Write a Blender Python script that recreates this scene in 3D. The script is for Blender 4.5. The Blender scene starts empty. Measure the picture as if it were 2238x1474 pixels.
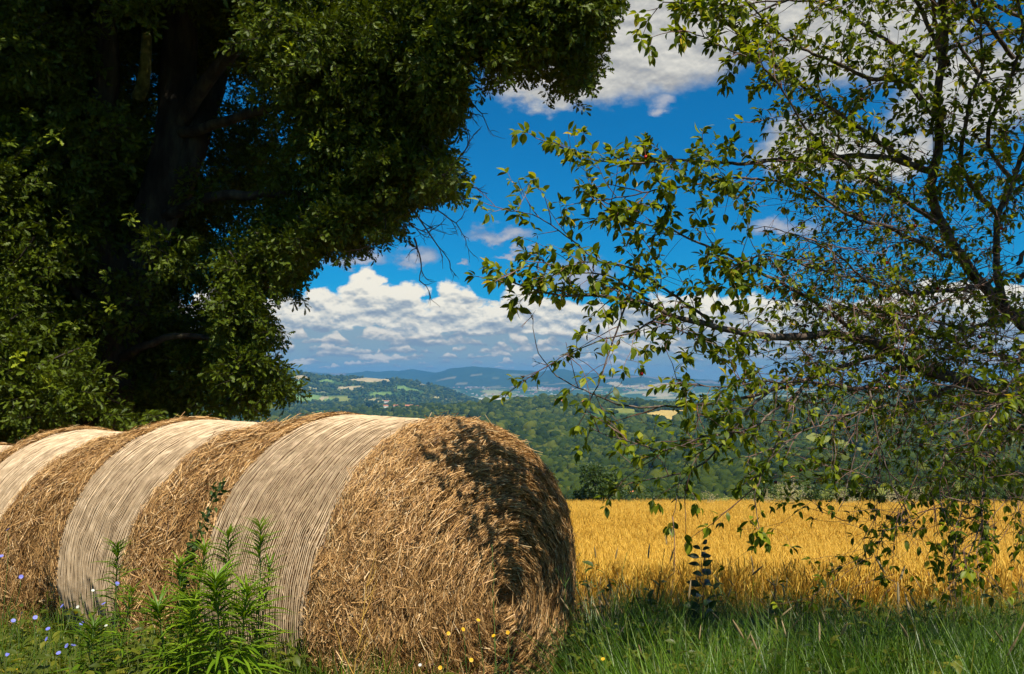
import bpy, math, numpy as np
from mathutils import Matrix, Vector

C = bpy.context.scene
COL = C.collection
R8 = math.radians

# ------------------------------------------------------------------ camera
FPX, PCX, PCY, HORY = 1740.0, 1119.0, 737.0, 835.0     # focal length and centre in photograph pixels, horizon row
EYE = 1.76
PITCH = math.atan((HORY - PCY) / FPX)
cam_d = bpy.data.cameras.new('camera')
cam_d.sensor_width = 36.0
cam_d.lens = 36.0 * FPX / 2238.0
cam_d.clip_start = 0.05
cam_d.clip_end = 40000.0
cam = bpy.data.objects.new('camera', cam_d)
cam.location = (0, 0, EYE)
cam.rotation_euler = (math.pi / 2 + PITCH, 0, 0)
COL.objects.link(cam)
C.camera = cam

# ------------------------------------------------------------------ light and exposure
SUN_DIR = np.array([0.22, -0.44, 0.87]); SUN_DIR /= np.linalg.norm(SUN_DIR)
SUN_EL = math.asin(SUN_DIR[2])
SUN_AZ = math.atan2(SUN_DIR[0], SUN_DIR[1])            # clockwise from +Y
sun_d = bpy.data.lights.new('sun', 'SUN')
sun_d.energy = 5.0
sun_d.angle = R8(0.53)
sun_d.color = (1.0, 0.93, 0.80)
sun = bpy.data.objects.new('sun', sun_d)
sun.rotation_euler = Vector(SUN_DIR).to_track_quat('Z', 'Y').to_euler()
sun.location = (5, -10, 30)
COL.objects.link(sun)

C.view_settings.view_transform = 'Standard'
C.view_settings.look = 'None'
C.view_settings.exposure = 0.55
C.view_settings.gamma = 1.0
C.view_settings.use_curve_mapping = False
C.cycles.use_denoising = True
C.cycles.use_adaptive_sampling = True
C.cycles.adaptive_threshold = 0.025
C.cycles.max_bounces = 4
C.cycles.diffuse_bounces = 2
C.cycles.glossy_bounces = 2
C.cycles.transmission_bounces = 3
C.cycles.transparent_max_bounces = 6
C.cycles.volume_bounces = 0


class NT:
    """small helper for writing node trees"""
    def __init__(self, tree):
        self.t = tree

    def n(self, kind, **kw):
        node = self.t.nodes.new(kind)
        for k, v in kw.items():
            setattr(node, k, v)
        return node

    def put(self, sock, v):
        if isinstance(v, bpy.types.NodeSocket):
            self.t.links.new(v, sock)
        elif v is not None:
            sock.default_value = v

    def m(self, op, a, b=None, c=None, clamp=False):
        node = self.n('ShaderNodeMath', operation=op, use_clamp=clamp)
        self.put(node.inputs[0], a)
        self.put(node.inputs[1], b)
        self.put(node.inputs[2], c)
        return node.outputs[0]

    def vm(self, op, a, b=None):
        node = self.n('ShaderNodeVectorMath', operation=op)
        self.put(node.inputs[0], a)
        self.put(node.inputs[1], b)
        return node.outputs[0]

    def noise(self, vec, scale, detail=3.0, rough=0.5, dims='3D', dist=0.0):
        node = self.n('ShaderNodeTexNoise', noise_dimensions=dims)
        self.put(node.inputs['Vector'], vec)
        self.put(node.inputs['Scale'], scale)
        self.put(node.inputs['Detail'], detail)
        self.put(node.inputs['Roughness'], rough)
        self.put(node.inputs['Distortion'], dist)
        return node.outputs[0], node.outputs[1]

    def ramp(self, fac, stops, interp='LINEAR'):
        node = self.n('ShaderNodeValToRGB')
        cr = node.color_ramp
        cr.interpolation = interp
        while len(cr.elements) < len(stops):
            cr.elements.new(0.5)
        for e, (p, c) in zip(cr.elements, stops):
            e.position = p
            e.color = (*c, 1.0)
        self.put(node.inputs[0], fac)
        return node.outputs[0]

    def mix(self, fac, a, b, blend='MIX'):
        node = self.n('ShaderNodeMix', data_type='RGBA', blend_type=blend)
        self.put(node.inputs[0], fac)
        self.put(node.inputs[6], a if isinstance(a, bpy.types.NodeSocket) else (*a, 1.0))
        self.put(node.inputs[7], b if isinstance(b, bpy.types.NodeSocket) else (*b, 1.0))
        return node.outputs[2]

    def sstep(self, x, lo, hi):
        node = self.n('ShaderNodeMapRange', interpolation_type='SMOOTHSTEP')
        self.put(node.inputs[0], x)
        self.put(node.inputs[1], lo)
        self.put(node.inputs[2], hi)
        return node.outputs[0]


# ------------------------------------------------------------------ world: sky with clouds
def build_world():
    w = bpy.data.worlds.new('World')
    C.world = w
    w.use_nodes = True
    w.node_tree.nodes.clear()
    t = NT(w.node_tree)
    out = t.n('ShaderNodeOutputWorld')
    bg = t.n('ShaderNodeBackground')
    bg.inputs[1].default_value = 0.1
    t.t.links.new(bg.outputs[0], out.inputs[0])
    sky = t.n('ShaderNodeTexSky', sky_type='NISHITA')
    sky.sun_disc = False
    sky.sun_elevation = SUN_EL
    sky.sun_rotation = SUN_AZ
    sky.air_density = 1.0
    sky.dust_density = 0.3
    sky.ozone_density = 3.0
    blue = t.mix(1.0, sky.outputs[0], SKY_TINT, 'MULTIPLY')
    tc = t.n('ShaderNodeTexCoord')
    D = tc.outputs['Generated']
    sep = t.n('ShaderNodeSeparateXYZ')
    t.put(sep.inputs[0], D)
    dx, dy, dz = sep.outputs
    az = t.m('MULTIPLY', t.m('ARCTAN2', dx, dy), 57.2958)
    el = t.m('MULTIPLY', t.m('ARCSINE', dz), 57.2958)
    stretched = t.vm('MULTIPLY', D, (1.0, 1.0, 1.6))
    # warp the outlines of all clouds with two octave groups
    nc1, col1 = t.noise(stretched, 16.0, 2.0, 0.5)
    nc2, col2 = t.noise(stretched, 48.0, 6.0, 0.54)
    up = t.vm('ADD', stretched, (0.0006, -0.0010, 0.0034))
    nc3, _ = t.noise(up, 48.0, 6.0, 0.54)
    up2 = t.vm('ADD', stretched, (0.002, -0.002, 0.012))
    nc4, _ = t.noise(up2, 16.0, 2.0, 0.5)
    nc5, _ = t.noise(stretched, 30.0, 3.0, 0.5)
    nc6, _ = t.noise(t.vm('ADD', stretched, (0.0012, -0.0016, 0.0075)), 30.0, 3.0, 0.5)
    emb = t.m('ADD', t.m('ADD', t.m('MULTIPLY', t.m('SUBTRACT', nc2, nc3), 1.5), t.m('MULTIPLY', t.m('SUBTRACT', nc1, nc4), 1.8)), t.m('MULTIPLY', t.m('SUBTRACT', nc5, nc6), 2.2))
    s1 = t.n('ShaderNodeSeparateColor'); t.put(s1.inputs[0], col1)
    s2 = t.n('ShaderNodeSeparateColor'); t.put(s2.inputs[0], col2)
    wx = t.m('ADD', t.m('MULTIPLY', t.m('SUBTRACT', s1.outputs[0], 0.5), 3.4), t.m('MULTIPLY', t.m('SUBTRACT', s2.outputs[0], 0.5), 2.2))
    wy = t.m('ADD', t.m('MULTIPLY', t.m('SUBTRACT', s1.outputs[1], 0.5), 1.8), t.m('MULTIPLY', t.m('SUBTRACT', s2.outputs[1], 0.5), 1.9))
    AX, EY = t.m('ADD', az, wx), t.m('ADD', el, wy)
    EYs = t.m('ADD', el, t.m('MULTIPLY', wy, 0.28))
    K = 57.2958 / FPX

    def ang(px, py):
        a = math.atan((px - PCX) / FPX)
        return math.degrees(a), math.degrees(math.atan((HORY - py) / FPX * math.cos(a)))

    def field(blobs, X=AX, Y=EY):
        best = None
        for (px, py, rx, rt, rb) in blobs:
            a, e = ang(px, py)
            ddx = t.m('DIVIDE', t.m('SUBTRACT', X, a), rx * K)
            dyr = t.m('SUBTRACT', Y, e)
            ddy = t.m('MAXIMUM', t.m('DIVIDE', dyr, rt * K), t.m('DIVIDE', dyr, -rb * K))
            v = t.m('SUBTRACT', 1.0, t.m('SQRT', t.m('ADD', t.m('MULTIPLY', ddx, ddx), t.m('MULTIPLY', ddy, ddy))))
            best = v if best is None else t.m('SMOOTH_MAX', best, v, 0.12)
        return best

    S = 6.8   # the background strength is 0.1: cloud radiance is given times ten
    def c(r, g, b): return (r * S, g * S, b * S)
    col = blue
    # faint haze of far cloud behind the rows, thickening towards the horizon
    hz = t.sstep(EYs, 5.6, 3.4)
    col = t.mix(t.m('MULTIPLY', hz, 0.92), col, c(*CL_GREY))
    # rows of fair-weather cumulus, far rows low and small, near rows high and large
    rows = [(0.80, 0.32, 46, 3.1, .50), (1.15, 0.42, 38, 7.7, .46), (1.55, 0.5, 31, 1.3, .45), (2.0, 0.62, 26, 9.1, .43), (2.5, 0.75, 22, 5.5, .42), (3.05, 0.9, 18, 12.5, .41), (3.6, 1.1, 15, 15.5, .40)]
    for (b0, h, fr, seed, thr) in rows:
        v2 = t.vm('ADD', t.vm('MULTIPLY', D, (1.0, 1.0, 0.8)), (seed, 0.0, 0.0))
        nn, _ = t.noise(v2, fr, 3.0, 0.55)
        topv = t.m('MULTIPLY', t.m('SUBTRACT', nn, thr - 0.03), 6.5 * h)
        n0_, _ = t.noise(t.vm('ADD', D, (0.0, seed, 0.0)), fr * .45, 2.0, 0.5)
        bb = t.m('ADD', t.m('MULTIPLY', t.m('SUBTRACT', n0_, 0.5), 2.4 * h), b0)
        v = t.m('DIVIDE', t.m('SUBTRACT', EYs, bb), h)
        m1 = t.sstep(t.m('SUBTRACT', EYs, bb), -0.16 * h, 0.16 * h)
        m2 = t.sstep(t.m('SUBTRACT', t.m('ADD', topv, bb), EYs), -0.05 * h, 0.30 * h)
        mask = t.m('MULTIPLY', t.m('MULTIPLY', m1, m2), 0.93)
        sh = t.m('ADD', t.m('MULTIPLY', v, 1.0), t.m('ADD', emb, 0.05), clamp=True)
        dim = 0.72 + 0.06 * b0
        shade = t.ramp(sh, [(0.0, c(.26, .33, .40)), (0.3, c(.48 * dim, .50 * dim, .50 * dim)), (0.7, c(1.08 * dim, .98 * dim, .80 * dim))])
        col = t.mix(mask, col, shade)
    # the tall bank of cumulus above the rows
    bank = [(795, 672, 66, 88, 46), (705, 690, 85, 62, 38), (622, 696, 62, 56, 34), (560, 704, 70, 50, 40), (885, 694, 66, 76, 36), (470, 690, 70, 60, 50),
            (990, 690, 62, 80, 44), (1135, 688, 72, 84, 46), (1065, 705, 62, 48, 30), (1215, 700, 72, 56, 36), (1300, 702, 70, 48, 36),
            (1390, 704, 70, 50, 40), (1500, 690, 90, 60, 60), (1640, 700, 100, 56, 60), (1760, 716, 70, 60, 50), (1900, 700, 110, 60, 60), (2060, 690, 90, 70, 60),
            (2200, 690, 110, 60, 80), (330, 690, 90, 50, 50), (180, 700, 100, 60, 50), (30, 690, 120, 60, 50)]
    F = field(bank)
    mask = t.sstep(F, 0.02, 0.20)
    hgt = t.m('DIVIDE', t.m('SUBTRACT', EYs, 3.4), 4.0)
    rim = t.m('MULTIPLY', t.sstep(F, 0.75, 0.12), 0.25)
    sh = t.m('ADD', t.m('ADD', t.m('MULTIPLY', hgt, 0.75), t.m('MULTIPLY', emb, 1.25)), t.m('ADD', rim, 0.27), clamp=True)
    shade = t.ramp(sh, [(0.0, c(.28, .34, .41)), (0.32, c(.42, .47, .50)), (0.6, c(.70, .69, .62)), (0.95, c(1.02, .95, .78))])
    col = t.mix(mask, col, shade)
    # thin grey scraps in the open blue
    wisps = [(780, 566, 95, 30, 20), (902, 570, 42, 34, 26), (1095, 512, 100, 26, 18), (1018, 579, 20, 9, 9), (1270, 600, 95, 40, 40), (1445, 222, 45, 22, 20), (1720, 492, 110, 30, 26), (1130, 545, 70, 8, 8)]
    Fw = field(wisps)
    shw = t.m('ADD', t.m('MULTIPLY', emb, 0.9), t.m('MULTIPLY', Fw, 0.8), clamp=True)
    wc = t.ramp(shw, [(0.0, c(.17, .28, .47)), (0.8, c(.52, .52, .56))])
    col = t.mix(t.m('MULTIPLY', t.sstep(Fw, 0.0, 0.6), 0.85), col, wc)
    # big near clouds high up
    tops = [(1430, 80, 250, 160, 125), (1240, 165, 210, 90, 70), (1640, 0, 300, 150, 90), (1900, 80, 230, 130, 90), (1780, 320, 130, 86, 70), (1920, 345, 130, 60, 50), (2130, 210, 170, 120, 90), (1300, -160, 300, 200, 150),
            (1900, -200, 400, 200, 200)]
    Ft = field(tops)
    # clouds of the same kind all round, beyond the edges of the view
    far_m = t.sstep(t.m('ABSOLUTE', az), 38.0, 50.0)
    gen, _ = t.noise(stretched, 4.2, 6.0, 0.55)
    Fg = t.m('MULTIPLY', t.m('SUBTRACT', gen, 0.52), 6.0)
    Fg = t.m('SUBTRACT', t.m('MULTIPLY', Fg, far_m), t.m('SUBTRACT', 1.0, far_m))
    hi_m = t.sstep(el, 34.0, 46.0)
    Fh = t.m('SUBTRACT', t.m('MULTIPLY', t.m('MULTIPLY', t.m('SUBTRACT', gen, 0.52), 6.0), hi_m), t.m('SUBTRACT', 1.0, hi_m))
    Ft = t.m('MAXIMUM', Ft, t.m('MAXIMUM', Fg, Fh))
    sht = t.m('ADD', t.m('ADD', t.m('MULTIPLY', Ft, 0.28), t.m('MULTIPLY', emb, 0.60)), 0.46, clamp=True)
    tcr = t.ramp(sht, [(0.0, c(.26, .31, .40)), (0.4, c(.43, .43, .42)), (0.95, c(.80, .77, .68))])
    col = t.mix(t.m('MULTIPLY', t.sstep(Ft, 0.0, 0.42), 0.97), col, tcr)
    t.t.links.new(col, bg.inputs[0])
    w.cycles.sampling_method = 'MANUAL'
    w.cycles.sample_map_resolution = 512


SKY_TINT = (0.015, 0.46, 0.72)
CL_GREY = (0.33, 0.41, 0.44)
build_world()

# ------------------------------------------------------------------ helpers
rng = np.random.default_rng(7)
CA, SA = math.cos(PITCH), math.sin(PITCH)
FWD = np.array([0, CA, SA]); UPV = np.array([0, -SA, CA]); RGT = np.array([1.0, 0, 0])


def P(px, py, d):
    """the point seen at photograph pixel px, py at the distance d (metres along +Y)"""
    v = FWD + RGT * (px - PCX) / FPX - UPV * (py - PCY) / FPX
    return np.array([0, 0, EYE]) + v * (d / v[1])


def to_px(p):
    p = np.atleast_2d(p) - np.array([0, 0, EYE])
    f = p @ FWD
    f = np.where(np.abs(f) < 1e-6, 1e-6, f)
    return PCX + FPX * p[:, 0] / f, PCY - FPX * (p @ UPV) / f, f


def tag(o, label=None, cat=None, group=None, kind=None):
    if label: o['label'] = label
    if cat: o['category'] = cat
    if group: o['group'] = group
    if kind: o['kind'] = kind
    return o


def link(name, data, parent=None):
    o = bpy.data.objects.new(name, data)
    COL.objects.link(o)
    if parent is not None:
        o.parent = parent
    return o


def empty(name, loc, rz=0.0):
    o = link(name, None)
    o.location = loc
    o.rotation_euler = (0, 0, rz)
    o.empty_display_size = 0.1
    return o


def mesh_np(name, V, faces, mats=(), midx=None, smooth=True):
    """V: n,3; faces: list of int arrays (m,3) or (m,4); midx: one material index for each array"""
    V = np.asarray(V, dtype=np.float32)
    me = bpy.data.meshes.new(name)
    faces = [np.asarray(f, dtype=np.int32) for f in faces if len(f)]
    nl = sum(f.size for f in faces)
    nf = sum(len(f) for f in faces)
    me.vertices.add(len(V))
    me.vertices.foreach_set('co', V.ravel())
    if nf:
        me.loops.add(nl)
        me.polygons.add(nf)
        me.loops.foreach_set('vertex_index', np.concatenate([f.ravel() for f in faces]))
        tot = np.concatenate([np.full(len(f), f.shape[1], np.int32) for f in faces])
        st = np.concatenate([[0], np.cumsum(tot)[:-1]]).astype(np.int32)
        me.polygons.foreach_set('loop_start', st)
        me.polygons.foreach_set('loop_total', tot)
        if midx is not None:
            me.polygons.foreach_set('material_index', np.concatenate([np.full(len(f), k, np.int32) for f, k in zip(faces, midx)]))
        me.polygons.foreach_set('use_smooth', np.full(nf, smooth))
    me.update(calc_edges=True)
    for m in (mats if isinstance(mats, (list, tuple)) else [mats]):
        me.materials.append(m)
    return me


class MB:
    """collects geometry; build() links it as one mesh object"""
    def __init__(self):
        self.v, self.f3, self.f4, self.n = [], [], [], 0

    def add(self, V, f):
        f = np.asarray(f)
        self.v.append(np.asarray(V, dtype=float))
        (self.f3 if f.shape[1] == 3 else self.f4).append(f + self.n)
        self.n += len(V)

    def add2(self, V, f3, f4):
        self.v.append(np.asarray(V, dtype=float))
        if len(f3): self.f3.append(np.asarray(f3) + self.n)
        if len(f4): self.f4.append(np.asarray(f4) + self.n)
        self.n += len(V)

    def tube(self, pts, rad, sides=6, cap=True):
        pts = np.asarray(pts, float)
        n = len(pts)
        rad = np.broadcast_to(np.asarray(rad, float), (n,))
        T = np.gradient(pts, axis=0)
        T /= np.linalg.norm(T, axis=1, keepdims=True) + 1e-12
        a = np.array([0, 0, 1.0]) if abs(T[0, 2]) < 0.9 else np.array([1.0, 0, 0])
        U = np.cross(T, a); U /= np.linalg.norm(U, axis=1, keepdims=True) + 1e-12
        for i in range(1, n):
            u = U[i - 1] - T[i] * (U[i - 1] @ T[i])
            U[i] = u / (np.linalg.norm(u) + 1e-12)
        W = np.cross(T, U)
        an = np.arange(sides) / sides * 2 * math.pi
        ring = pts[:, None, :] + rad[:, None, None] * (U[:, None, :] * np.cos(an)[None, :, None] + W[:, None, :] * np.sin(an)[None, :, None])
        V = ring.reshape(-1, 3)
        i = np.arange(n - 1)[:, None] * sides
        j = np.arange(sides)[None, :]
        j2 = (j + 1) % sides
        q = np.stack([i + j, i + j2, i + sides + j2, i + sides + j], -1).reshape(-1, 4)
        if cap:
            V = np.vstack([V, pts[-1:] + T[-1:] * rad[-1] * 0.7])
            e = (n - 1) * sides
            jj = np.arange(sides)
            self.add2(V, np.stack([e + jj, e + (jj + 1) % sides, np.full(sides, n * sides)], -1), q)
        else:
            self.add(V, q)

    def box(self, lo, hi, M=None):
        x0, y0, z0 = lo; x1, y1, z1 = hi
        V = np.array([[x0, y0, z0], [x1, y0, z0], [x1, y1, z0], [x0, y1, z0], [x0, y0, z1], [x1, y0, z1], [x1, y1, z1], [x0, y1, z1]], float)
        self.add(V, np.array([[0, 3, 2, 1], [4, 5, 6, 7], [0, 1, 5, 4], [1, 2, 6, 5], [2, 3, 7, 6], [3, 0, 4, 7]]))

    def mesh(self, name, mats, smooth=True):
        fs = []
        if self.f3: fs.append(np.concatenate(self.f3))
        if self.f4: fs.append(np.concatenate(self.f4))
        return mesh_np(name, np.concatenate(self.v), fs, mats, smooth=smooth)

    def build(self, name, mats, parent=None, smooth=True):
        return link(name, self.mesh(name, mats, smooth), parent)


def euler_mats(e):
    cx, sx = np.cos(e[:, 0]), np.sin(e[:, 0]); cy, sy = np.cos(e[:, 1]), np.sin(e[:, 1]); cz, sz = np.cos(e[:, 2]), np.sin(e[:, 2])
    M = np.empty((len(e), 3, 3))
    M[:, 0, 0] = cy * cz; M[:, 0, 1] = sx * sy * cz - cx * sz; M[:, 0, 2] = cx * sy * cz + sx * sz
    M[:, 1, 0] = cy * sz; M[:, 1, 1] = sx * sy * sz + cx * cz; M[:, 1, 2] = cx * sy * sz - sx * cz
    M[:, 2, 0] = -sy; M[:, 2, 1] = sx * cy; M[:, 2, 2] = cx * cy
    return M


def frames(d, nrm):
    """matrices whose Y column follows d and whose Z column is as near to nrm as it can be"""
    d = d / (np.linalg.norm(d, axis=1, keepdims=True) + 1e-12)
    x = np.cross(d, nrm); x /= np.linalg.norm(x, axis=1, keepdims=True) + 1e-12
    z = np.cross(x, d)
    return np.stack([x, d, z], -1)


def replicate(T, F, M, pos, scl):
    """template vertices T, faces F copied by matrices M (n,3,3), positions and scales"""
    scl = np.asarray(scl)
    if scl.ndim == 1: scl = scl[:, None].repeat(3, 1)
    V = np.einsum('nij,nkj->nki', M, T[None] * scl[:, None, :]) + pos[:, None, :]
    k = len(T)
    f = F[None] + (np.arange(len(pos)) * k)[:, None, None]
    return V.reshape(-1, 3), f.reshape(-1, F.shape[1])


_gn = {}
def scatter_tree():
    if 't' in _gn: return _gn['t']
    ng = bpy.data.node_groups.new('scatter', 'GeometryNodeTree')
    ng.interface.new_socket(name='Geometry', in_out='INPUT', socket_type='NodeSocketGeometry')
    ng.interface.new_socket(name='Geometry', in_out='OUTPUT', socket_type='NodeSocketGeometry')
    N, L = ng.nodes, ng.links
    gi, go = N.new('NodeGroupInput'), N.new('NodeGroupOutput')
    def attr(name, ty):
        a = N.new('GeometryNodeInputNamedAttribute'); a.data_type = ty; a.inputs[0].default_value = name
        return a.outputs[0]
    cmp_ = N.new('FunctionNodeCompare'); cmp_.data_type = 'INT'; cmp_.operation = 'LESS_THAN'
    L.new(attr('tid', 'INT'), cmp_.inputs[2]); cmp_.inputs[3].default_value = 0
    sp = N.new('GeometryNodeSeparateGeometry'); sp.domain = 'POINT'
    L.new(gi.outputs[0], sp.inputs[0]); L.new(cmp_.outputs[0], sp.inputs[1])
    si = N.new('GeometryNodeSplitToInstances'); si.domain = 'POINT'
    L.new(sp.outputs[1], si.inputs[0]); L.new(attr('tid', 'INT'), si.inputs['Group ID'])
    ip = N.new('GeometryNodeInstanceOnPoints')
    L.new(sp.outputs[0], ip.inputs['Points']); L.new(si.outputs[0], ip.inputs['Instance'])
    ip.inputs['Pick Instance'].default_value = True
    L.new(attr('idx', 'INT'), ip.inputs['Instance Index'])
    er = N.new('FunctionNodeEulerToRotation')
    L.new(attr('rot', 'FLOAT_VECTOR'), er.inputs[0]); L.new(er.outputs[0], ip.inputs['Rotation'])
    L.new(attr('scl', 'FLOAT_VECTOR'), ip.inputs['Scale'])
    L.new(ip.outputs[0], go.inputs[0])
    _gn['t'] = ng
    return ng


def scatter(name, templates, pos, rot, scl, mats, parent=None):
    """templates: list of (V, [faces...], [material index...]); the object's own mesh carries templates and points"""
    V, fs, mi, tid, n = [], [], [], [], 0
    for k, (tv, tf, tm) in enumerate(templates):
        V.append(tv); tid.append(np.full(len(tv), k))
        for f, m in zip(tf, tm):
            fs.append(np.asarray(f) + n); mi.append(m)
        n += len(tv)
    N = len(pos)
    V.append(pos); tid.append(np.full(N, -1))
    me = mesh_np(name, np.concatenate(V), fs, mats, mi)
    z = np.zeros(n)
    def att(nm, ty, arr, key):
        a = me.attributes.new(nm, ty, 'POINT'); a.data.foreach_set(key, arr)
    att('tid', 'INT', np.concatenate(tid).astype(np.int32), 'value')
    att('idx', 'INT', np.concatenate([z, rng.integers(0, len(templates), N)]).astype(np.int32), 'value')
    scl = np.asarray(scl, float)
    if scl.ndim == 1: scl = scl[:, None].repeat(3, 1)
    att('rot', 'FLOAT_VECTOR', np.concatenate([np.zeros((n, 3)), rot]).astype(np.float32).ravel(), 'vector')
    att('scl', 'FLOAT_VECTOR', np.concatenate([np.zeros((n, 3)), scl]).astype(np.float32).ravel(), 'vector')
    o = link(name, me, parent)
    md = o.modifiers.new('scatter', 'NODES'); md.node_group = scatter_tree()
    return o


def hash2(ix, iy, s):
    h = np.sin(ix * 127.1 + iy * 311.7 + s * 74.7) * 43758.5453
    return h - np.floor(h)

def vnoise(x, y, s=0.0):
    ix, iy = np.floor(x), np.floor(y)
    fx, fy = x - ix, y - iy
    fx = fx * fx * (3 - 2 * fx); fy = fy * fy * (3 - 2 * fy)
    a = hash2(ix, iy, s); b = hash2(ix + 1, iy, s); c = hash2(ix, iy + 1, s); d = hash2(ix + 1, iy + 1, s)
    return (a * (1 - fx) + b * fx) * (1 - fy) + (c * (1 - fx) + d * fx) * fy

def fbm(x, y, o=4, s=0.0):
    t, a, w = 0.0, 0.5, 0.0
    for k in range(o):
        t = t + a * vnoise(x * 2 ** k, y * 2 ** k, s + k); w += a; a *= 0.5
    return t / w

# ------------------------------------------------------------------ materials
def new_mat(name):
    m = bpy.data.materials.new(name)
    m.use_nodes = True
    m.node_tree.nodes.clear()
    t = NT(m.node_tree)
    out = t.n('ShaderNodeOutputMaterial')
    bs = t.n('ShaderNodeBsdfPrincipled')
    t.t.links.new(bs.outputs[0], out.inputs[0])
    return m, t, bs, out


def rnd(t, wi=0.6, wo=0.4):
    g = t.n('ShaderNodeNewGeometry'); o = t.n('ShaderNodeObjectInfo')
    return t.m('ADD', t.m('MULTIPLY', g.outputs['Random Per Island'], wi), t.m('MULTIPLY', o.outputs['Random'], wo))


def leaf_mat(name, stops, trans=0.4, rough=0.45, tint=(1.1, 1.0, 0.35), wi=0.6, wo=0.4, spec=0.4, clump=0.0):
    m, t, bs, out = new_mat(name)
    f = rnd(t, wi, wo)
    if clump:
        tc = t.n('ShaderNodeTexCoord')
        nz, _ = t.noise(tc.outputs['Object'], clump, 2.0)
        f = t.m('ADD', t.m('MULTIPLY', f, 0.6), t.m('MULTIPLY', t.sstep(nz, 0.35, 0.65), 0.4))
    col = t.ramp(f, stops)
    t.put(bs.inputs['Base Color'], col)
    bs.inputs['Roughness'].default_value = rough
    bs.inputs['Specular IOR Level'].default_value = spec
    if trans > 0:
        tr = t.n('ShaderNodeBsdfTranslucent')
        t.put(tr.inputs[0], t.mix(1.0, col, tint, 'MULTIPLY'))
        mx = t.n('ShaderNodeMixShader'); mx.inputs[0].default_value = trans
        t.t.links.new(bs.outputs[0], mx.inputs[1]); t.t.links.new(tr.outputs[0], mx.inputs[2])
        t.t.links.new(mx.outputs[0], out.inputs[0])
    return m


def noise_mat(name, stops, scale=20.0, rough=0.8, bump=0.3, bscale=None, stretch=(1, 1, 1), detail=6.0, island=0.0, dist=0.01):
    m, t, bs, out = new_mat(name)
    tc = t.n('ShaderNodeTexCoord')
    v = t.vm('MULTIPLY', tc.outputs['Object'], stretch)
    nz, _ = t.noise(v, scale, detail, 0.6)
    f = t.sstep(nz, 0.25, 0.75)
    if island:
        f = t.m('ADD', t.m('MULTIPLY', f, 1 - island), t.m('MULTIPLY', rnd(t), island))
    t.put(bs.inputs['Base Color'], t.ramp(f, stops))
    bs.inputs['Roughness'].default_value = rough
    bs.inputs['Specular IOR Level'].default_value = 0.2
    if bump:
        n2, _ = t.noise(v, bscale or scale * 2, 5.0, 0.65)
        b = t.n('ShaderNodeBump'); b.inputs['Strength'].default_value = bump; b.inputs['Distance'].default_value = dist
        t.put(b.inputs['Height'], n2)
        t.t.links.new(b.outputs[0], bs.inputs['Normal'])
    return m


M_bark = noise_mat('oak_bark', [(0, (.018, .014, .010)), (.5, (.05, .04, .028)), (1, (.10, .085, .05))], 6.0, 0.95, 1.0, 14.0, (1, 1, 0.25), dist=0.04)
M_moss = noise_mat('mossy_bark', [(0, (.05, .05, .012)), (.5, (.16, .15, .03)), (1, (.30, .25, .07))], 9.0, 0.95, 0.8, 20.0, dist=0.02)
M_cbark = noise_mat('cherry_bark', [(0, (.025, .016, .012)), (.5, (.085, .06, .045)), (1, (.22, .17, .13))], 22.0, 0.75, 0.5, 50.0)
M_twig = noise_mat('cherry_twig', [(0, (.07, .025, .02)), (.5, (.16, .08, .06)), (1, (.32, .22, .17))], 12.0, 0.6, 0.0, island=0.5)
M_dtwig = noise_mat('dry_twig', [(0, (.07, .05, .04)), (1, (.25, .19, .15))], 12.0, 0.8, 0.0)
M_oak = leaf_mat('oak_leaf', [(0, (.028, .048, .004)), (.5, (.080, .115, .006)), (.85, (.17, .215, .010)), (1, (.32, .35, .02))], 0.30, 0.5, clump=0.9, spec=.2)
M_oaklit = leaf_mat('sunlit_oak_leaf', [(0, (.22, .32, .015)), (1, (.45, .50, .03))], 0.45, 0.45)  # paler copy of the oak leaf, sunlight put into the colour
M_cherry = leaf_mat('cherry_leaf', [(0, (.055, .09, .006)), (.5, (.16, .22, .010)), (.85, (.28, .33, .014)), (.97, (.38, .38, .02)), (1, (.55, .40, .03))], 0.52, 0.42, spec=.25, wi=1.0, wo=0.0)
M_cherry1 = leaf_mat('single_cherry_leaf', [(0, (.055, .09, .006)), (.5, (.16, .22, .010)), (.85, (.28, .33, .014)), (.97, (.38, .38, .02)), (1, (.55, .40, .03))], 0.52, 0.42, spec=.25, wi=0.0, wo=1.0)
M_sap = leaf_mat('sapling_leaf', [(0, (.012, .03, .006)), (1, (.035, .07, .012))], 0.3, 0.4, wi=0.0, wo=1.0)
M_grass = leaf_mat('grass_blade', [(0, (.020, .050, .002)), (.6, (.070, .150, .004)), (.9, (.16, .26, .008)), (1, (.42, .34, .09))], 0.35, 0.4)
M_dry = leaf_mat('dry_grass_blade', [(0, (.16, .11, .05)), (.6, (.33, .24, .11)), (1, (.50, .38, .20))], 0.25, 0.6)
M_weed = leaf_mat('weed_leaf', [(0, (.06, .12, .005)), (.6, (.14, .25, .010)), (1, (.27, .38, .018))], 0.38, 0.42, wi=0.3, wo=0.7)
M_under = leaf_mat('undergrowth_leaf', [(0, (.04, .065, .005)), (.6, (.10, .125, .008)), (.9, (.22, .21, .018)), (1, (.42, .27, .05))], 0.35, 0.5)
M_wheat = leaf_mat('wheat_straw', [(0, (.52, .295, .030)), (.5, (.78, .475, .060)), (1, (.92, .66, .14))], 0.25, 0.55, (1.1, .95, .5), spec=0.3)
M_oats = leaf_mat('wild_oat', [(0, (.32, .28, .13)), (1, (.62, .55, .34))], 0.3, 0.6)
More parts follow.
